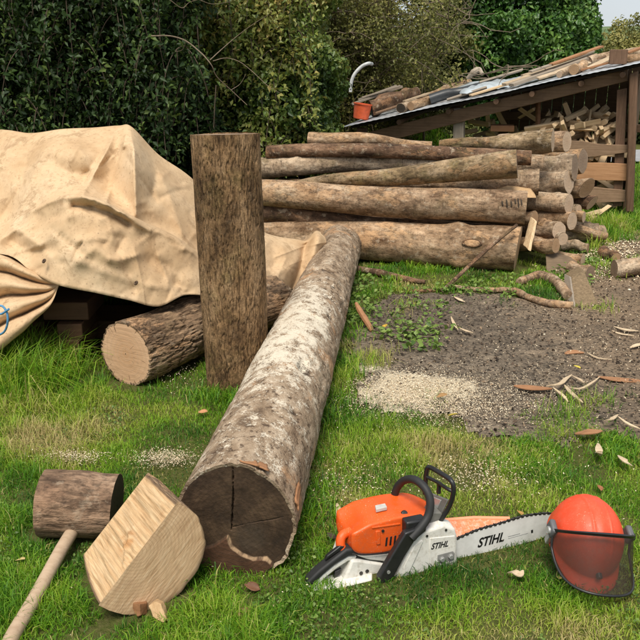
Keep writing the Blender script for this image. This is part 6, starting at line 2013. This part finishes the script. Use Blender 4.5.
def clump(name, spots, lo, hi, per, tl, spread=0.10, w=(0.003, 0.006), dryf=0.1):
    xs, ys, Ls, ts = [], [], [], []
    for cx, cy, s in spots:
        k = int(per * s)
        xs.append(cx + NR.normal(size=k) * spread * s); ys.append(cy + NR.normal(size=k) * spread * s)
        Ls.append(NR.uniform(lo, hi, k) * s)
        ts.append(np.where(NR.random(k) < dryf, NR.uniform(0.75, 1, k), tl + 0.15 * NR.normal(size=k)))
    x, y, L, t = map(np.concatenate, (xs, ys, Ls, ts))
    keep = ~in_caps(x, y)
    x, y, L, t = x[keep], y[keep], L[keep], t[keep]
    return blades(name, x, y, hz(x, y), L, NR.uniform(w[0], w[1], len(x)), np.abs(NR.normal(size=len(x))) * 0.5 + 0.35, t)

sp1 = [(*G(px + NR.normal() * 3, py + NR.normal() * 4)[:2], s) for px, py, s in
       ((5, 372, 1.0), (18, 380, 1.0), (32, 376, 1.0), (45, 380, 0.9), (0, 392, 1.1), (14, 398, 1.0), (28, 396, 0.9), (58, 374, 0.8), (70, 368, 0.7), (-10, 385, 1.1), (50, 392, 0.7), (38, 366, 0.8), (12, 362, 0.8))]
clump("long_grass", sp1, 0.14, 0.36, 260, 0.50, 0.09)
sp2 = [(*G(px, py)[:2], s) for px, py, s in ((8, 408, 0.7), (22, 412, 0.8), (30, 405, 0.7), (15, 420, 0.7), (45, 410, 0.5), (-5, 415, 0.8))]
clump("dry_grass", sp2, 0.08, 0.2, 260, 0.7, 0.10, dryf=0.55)
sp3 = []
rgs = random.Random(8)
for i in range(60):                                         # tufts along the foot of the logs
    k = rgs.random()
    if i < 18: q = G(215 + (345 - 215) * k - 22, 585 - (585 - 285) * k)          # left flank of the long log
    elif i < 34: q = G(300 + 60 * k, 545 - 245 * k)                               # right flank
    elif i < 46: q = G(355 + 165 * k, 274 + 3 * math.sin(i))                      # foot of the pile
    elif i < 52: q = G(198 + 70 * k, 398)                                        # foot of the trunk
    else: q = G(110 + 90 * k, 392 - 40 * k)
    sp3.append((q[0], q[1], rgs.uniform(0.5, 0.9) * (0.6 if 34 <= i < 46 else 1)))
for i in range(26): q = G(rgs.uniform(560, 660), rgs.uniform(196, 242)); sp3.append((q[0], q[1], 1.0))
for i in range(22): q = G(rgs.uniform(470, 650), rgs.uniform(432, 470)); sp3.append((q[0], q[1], 0.55))
for i in range(10): q = G(rgs.uniform(525, 560), rgs.uniform(255, 290)); sp3.append((q[0], q[1], 0.6))
clump("grass_tufts", sp3, 0.06, 0.15, 130, 0.36, 0.09, dryf=0.04)
x = NR.uniform(-0.4, 2.2, 16000); y = NR.uniform(11.9, 13.4, 16000)
z = 1.02 * np.exp(-((y - 13.0) / 0.55) ** 2) * np.exp(-((x - 1.0) / 1.1) ** 4) - 0.02
blades("bank_grass", x, y, z, NR.uniform(0.05, 0.16, len(x)), NR.uniform(0.006, 0.012, len(x)), np.abs(NR.normal(size=len(x))) * 0.5 + 0.3, 0.4 + 0.15 * NR.normal(size=len(x)))
x = NR.uniform(4.0, 9.0, 18000); y = NR.uniform(9.0, 13.6, 18000)
blades("verge_grass", x, y, 0 * x, NR.uniform(0.05, 0.14, len(x)), NR.uniform(0.006, 0.012, len(x)), np.abs(NR.normal(size=len(x))) * 0.5 + 0.3, 0.42 + 0.18 * NR.normal(size=len(x)))

# low broad-leaved weeds
LF_WEED = leaf_mat("weed_leaves", [(0.0, (0.06, 0.12, 0.02)), (0.5, (0.15, 0.24, 0.04)), (1.0, (0.30, 0.38, 0.09))], rough=0.5, trans=0.3)
def weeds():
    P_, S_, T_ = [], [], []
    for px0, px1, py0, py1, k, s0, s1 in ((370, 450, 284, 338, 28, 0.016, 0.045), (440, 520, 280, 300, 26, 0.02, 0.045), (380, 440, 330, 352, 16, 0.03, 0.05), (560, 600, 255, 285, 24, 0.03, 0.05),
                                          (345, 372, 278, 330, 26, 0.03, 0.05)):
        for i in range(k):
            c = G(NR.uniform(px0, px1), NR.uniform(py0, py1))
            m = NR.integers(7, 16)
            q = c + np.stack([NR.normal(size=m) * 0.045, NR.normal(size=m) * 0.045, NR.uniform(0.015, 0.06, m)], -1)
            P_.append(q); S_.append(NR.uniform(s0, s1, m)); T_.append(np.clip(0.5 + 0.2 * NR.normal(size=m), 0, 1))
    # clover and moss leaves through the lawn
    n = 30000
    x = NR.uniform(-1.6, 1.7, n); y = NR.uniform(1.9, 4.6, n)
    k = (fbm(v3(x * 2.4, y * 2.4, 9), 99, 3) > 0.50) & (dirt_sd(x, y) < -0.05) & ~in_caps(x, y, 0.02)
    x, y = x[k], y[k]
    P_.append(v3(x, y, hz(x, y) + NR.uniform(0.008, 0.035, len(x)))); S_.append(NR.uniform(0.008, 0.018, len(x))); T_.append(np.clip(0.35 + 0.25 * NR.normal(size=len(x)), 0, 1))
    p, s, t = np.concatenate(P_), np.concatenate(S_), np.concatenate(T_)
    leaves("weeds", p, unit(np.array([0, 0, 1.0]) + 0.45 * NR.normal(size=p.shape)), s, t, LF_WEED, aspect=0.7, fold=0.08, droop=0, kind='stuff')
weeds()

# sawdust and small chips: loose stuff
def chips():
    M = leaf_mat("wood_chips", [(0.0, (0.34, 0.23, 0.13)), (0.5, (0.60, 0.48, 0.32)), (1.0, (0.80, 0.71, 0.54))], rough=0.8, trans=0.0, spec=0.1)
    Q, S = [], []
    def put(px, py, sx, sy, n, lo, hi, h=0.012):
        a = np.array([G(u_, v_) for u_, v_ in zip(NR.normal(px, sx, n), NR.normal(py, sy, n))])
        a[:, 2] = hz(a[:, 0], a[:, 1]) + 0.016 + NR.random(n) * h
        Q.append(a); S.append(NR.uniform(lo, hi, n))
    put(415, 392, 34, 10, 5200, 0.004, 0.012); put(490, 398, 40, 14, 3200, 0.003, 0.009); put(420, 400, 48, 14, 5200, 0.003, 0.008); put(450, 410, 40, 8, 1500, 0.005, 0.012)
    put(560, 400, 50, 22, 700, 0.003, 0.010); put(600, 330, 50, 45, 1100, 0.005, 0.015); put(612, 255, 24, 12, 2600, 0.012, 0.03); put(500, 340, 70, 30, 350, 0.005, 0.013)
    put(480, 478, 26, 11, 900, 0.004, 0.011, 0.035); put(335, 487, 28, 11, 500, 0.004, 0.011, 0.035); put(166, 466, 15, 4, 1700, 0.003, 0.009, 0.045); put(74, 463, 16, 2.5, 1000, 0.003, 0.009, 0.045); put(380, 450, 40, 22, 260, 0.004, 0.010, 0.035)
    put(560, 485, 50, 35, 160, 0.004, 0.012, 0.04); put(300, 600, 130, 25, 60, 0.004, 0.010, 0.04); put(180, 375, 14, 10, 160, 0.005, 0.012, 0.04); put(565, 270, 20, 10, 300, 0.01, 0.03)
    q, s = np.concatenate(Q), np.concatenate(S)
    k = (q[:, 1] < 9.5) & (q[:, 1] > 1.8) & ~in_caps(q[:, 0], q[:, 1])
    q, s = q[k], s[k]
    leaves("sawdust_chips", q, unit(np.array([0, 0, 1.0]) + 0.5 * NR.normal(size=q.shape)), s, np.clip(0.6 + 0.25 * NR.normal(size=len(q)), 0, 1), M, aspect=0.45, fold=0.03, droop=0, kind='stuff')
    # dark crumbs of bark and soil on the yard
    n = 9000
    x = NR.uniform(0.0, 4.2, n); y = NR.uniform(3.2, 7.8, n)
    k = dirt_sd(x, y) > -0.05
    x, y = x[k], y[k]
    M2 = leaf_mat("bark_crumbs", [(0.0, (0.03, 0.023, 0.018)), (0.6, (0.10, 0.07, 0.05)), (1.0, (0.24, 0.17, 0.11))], rough=0.9, trans=0.0, spec=0.1)
    leaves("bark_crumbs", v3(x, y, hz(x, y) + 0.016), unit(np.array([0, 0, 1.0]) + 0.6 * NR.normal(size=(len(x), 3))), NR.uniform(0.008, 0.03, len(x)), NR.random(len(x)), M2, aspect=0.6, fold=0.1, droop=0, kind='stuff')
chips()

# individual splinters, bark scraps and leaves
SPL = "wood splinters on the dirt"
M_SPL = wood_mat("splinter_wood", (0.45, 0.32, 0.19), (0.72, 0.58, 0.40), stain_amt=0.1)
def splinter(label, pts, w, name="wood_splinter", m=None, cat="splinter"):
    q = spline([G(x, y, h) for x, y, h in pts], 5)
    b = q[0].copy(); q = q - b
    t = np.gradient(q, axis=0); t[:, 2] = 0; t = unit(t)
    s = np.stack([-t[:, 1], t[:, 0], 0 * t[:, 0]], -1)
    ww = w * np.sin(np.linspace(0.25, math.pi - 0.2, len(q)))[:, None]
    th = np.array([0, 0, 0.004])
    V = np.stack([q - s * ww, q + s * ww, q + s * ww + th, q - s * ww + th], 1)
    n = len(q)
    F_ = []
    for i in range(n - 1):
        for j in range(4):
            F_.append((i * 4 + j, i * 4 + (j + 1) % 4, i * 4 + 4 + (j + 1) % 4, i * 4 + 4 + j))
    F_ += [(3, 2, 1, 0), tuple((n - 1) * 4 + j for j in range(4))]
    o = MB().add(V.reshape(-1, 3), F_).build(name, m or M_SPL)
    o.location = b
    return tag(o, label, cat, SPL)
for lab, pts, w in [
        ("curled pale splinter at the crossing point in the middle of the dirt", [(547, 386, .02), (560, 384, .04), (566, 379, .03), (572, 375, .02)], 0.012),
        ("pale splinter lying straight below the crossing, pointing at the lawn", [(564, 385, .02), (572, 394, .03), (583, 403, .02)], 0.012),
        ("thin bowed splinter running right from the crossing", [(566, 387, .02), (580, 389, .03), (592, 383, .03), (600, 377, .02)], 0.007),
        ("thin splinter standing up left of the crossing", [(553, 388, .02), (562, 395, .03), (568, 402, .02)], 0.009),
        ("thin curved splinter above the crossing", [(572, 376, .02), (580, 380, .03), (584, 383, .02)], 0.009),
        ("long thin pale splinter in the upper middle of the dirt", [(587, 353, .02), (597, 358, .02), (612, 360, .02)], 0.007),
        ("short splinter near the grass below the long branch", [(451, 317, .02), (454, 324, .03), (458, 330, .02)], 0.010),
        ("second short splinter touching the one below the long branch", [(459, 328, .02), (466, 331, .03), (473, 333, .02)], 0.010),
        ("pale chip close to the branch on the grass edge", [(454, 297, .02), (460, 300, .03), (465, 302, .02)], 0.014),
        ("splinter on the grass border at the lower right", [(604, 421, .03), (612, 419, .05), (618, 415, .04)], 0.010),
        ("thin splinter trailing into the lawn at the lower right", [(618, 417, .03), (628, 424, .04), (640, 429, .03)], 0.008),
        ("broad pale splinter in the tan dirt at the right edge", [(614, 327, .02), (626, 330, .03), (638, 331, .02)], 0.016),
        ("bent pale strip in the tan dirt near the right edge", [(612, 331, .02), (620, 334, .02), (634, 336, .02)], 0.010),
        ("pale strip cut off by the right edge of the dirt", [(630, 348, .02), (638, 345, .03), (650, 343, .02)], 0.016),
        ("wide flake of wood lying on the grass in front of the bar", [(508, 573, .03), (514, 572, .05), (520, 575, .05), (523, 571, .05)], 0.013),
        ("pale flake of wood in the lawn beside the saw's grip side", [(337, 504, .03), (339, 512, .04), (337, 520, .03)], 0.011),
        ("pale flake standing in the lawn at the right above the helmet", [(598, 444, .03), (599, 451, .06), (600, 456, .03)], 0.016),
        ("pale flake in the lawn near the right edge", [(618, 456, .03), (625, 461, .05), (632, 466, .03)], 0.014)]:
    splinter(lab, pts, w)
for lab, pts, w in [
        ("flat reddish bark scrap under the crossing splinters", [(514, 386, .012), (530, 388, .016), (552, 389, .014)], 0.030),
        ("long flat bark scrap at the right of the crossing splinters", [(598, 377, .012), (620, 380, .016), (650, 382, .014)], 0.028),
        ("small brown bark scrap in the upper middle of the dirt", [(565, 354, .012), (574, 352, .018), (584, 353, .014)], 0.028),
        ("brown bark scrap on the lawn's ragged border", [(575, 434, .02), (590, 432, .04), (602, 431, .03)], 0.025)]:
    splinter(lab, pts, w, "bark_scrap", WD_RED, "bark scrap")

def fallen_leaf(label, px, py, size, col, h=0.035):
    c = G(px, py, h)
    a = np.linspace(0, 1, 9)
    wv = np.sin(a * math.pi) ** 0.8 * (1 - 0.35 * a) * 0.36
    rows = []
    for i, t in enumerate(a):
        for s in (-1, -0.5, 0, 0.5, 1):
            rows.append((t - 0.5, s * wv[i], 0.22 * (abs(s) ** 1.5) * wv[i] * 2 + 0.12 * (t - 0.5) ** 2))
    V = np.array(rows).reshape(9, 5, 3) * size
    o = link("fallen_leaf", grid_mesh("fallen_leaf", V), plain("fallen_leaf_" + str(int(px)), col, 0.6, 0.3, var=0.35, scale=60))
    o.location = c; o.rotation_euler = (NR.uniform(-.4, .4), NR.uniform(-.4, .4), NR.uniform(0, 6))
    s = o.modifiers.new("thick", 'SOLIDIFY'); s.thickness = 0.0012
    return tag(o, label, "leaf", "fallen leaves in the grass")
for lab, px, py, s, col in [
        ("dark brown leaf in the grass right of the long log's cracked end", 252, 587, 0.055, (0.16, 0.075, 0.04)),
        ("greenish-brown leaf low in the grass below the long log's end", 243, 612, 0.05, (0.24, 0.16, 0.06)),
        ("dark curled leaf between the long log and the saw's orange cover", 331, 536, 0.045, (0.06, 0.035, 0.025)),
        ("yellow leaf in the weeds beside the reddish bark strip", 385, 326, 0.06, (0.55, 0.35, 0.05)),
        ("yellow-green leaf on the edge of the sawdust patch", 453, 415, 0.05, (0.50, 0.38, 0.06)),
        ("brown leaf lying on the pale sawdust patch", 442, 396, 0.06, (0.35, 0.20, 0.08)),
        ("yellowish leaf behind the upright trunk's left foot", 203, 412, 0.05, (0.45, 0.22, 0.10)),
        ("tan leaf in the lawn left of the mallet's head", 20, 560, 0.045, (0.55, 0.42, 0.18)),
        ("brown leaf in the lawn above the saw's hand guard", 378, 502, 0.045, (0.22, 0.09, 0.05)),
        ("reddish leaf in the lawn right of the helmet's top", 600, 488, 0.04, (0.30, 0.12, 0.05)),
        ("yellow leaf in the grass before the helmet", 560, 578, 0.035, (0.50, 0.40, 0.10)),
        ("small yellow leaf far out on the dirt near the splinters", 577, 367, 0.045, (0.62, 0.50, 0.08)),
        ("ochre leaf at the tip of the orange bar cover", 520, 513, 0.045, (0.45, 0.25, 0.07))]:
    fallen_leaf(lab, px, py, s, col)
print("grass blades", n_grass, sum(len(o.data.polygons) for o in bpy.data.objects if o.type == "MESH"))
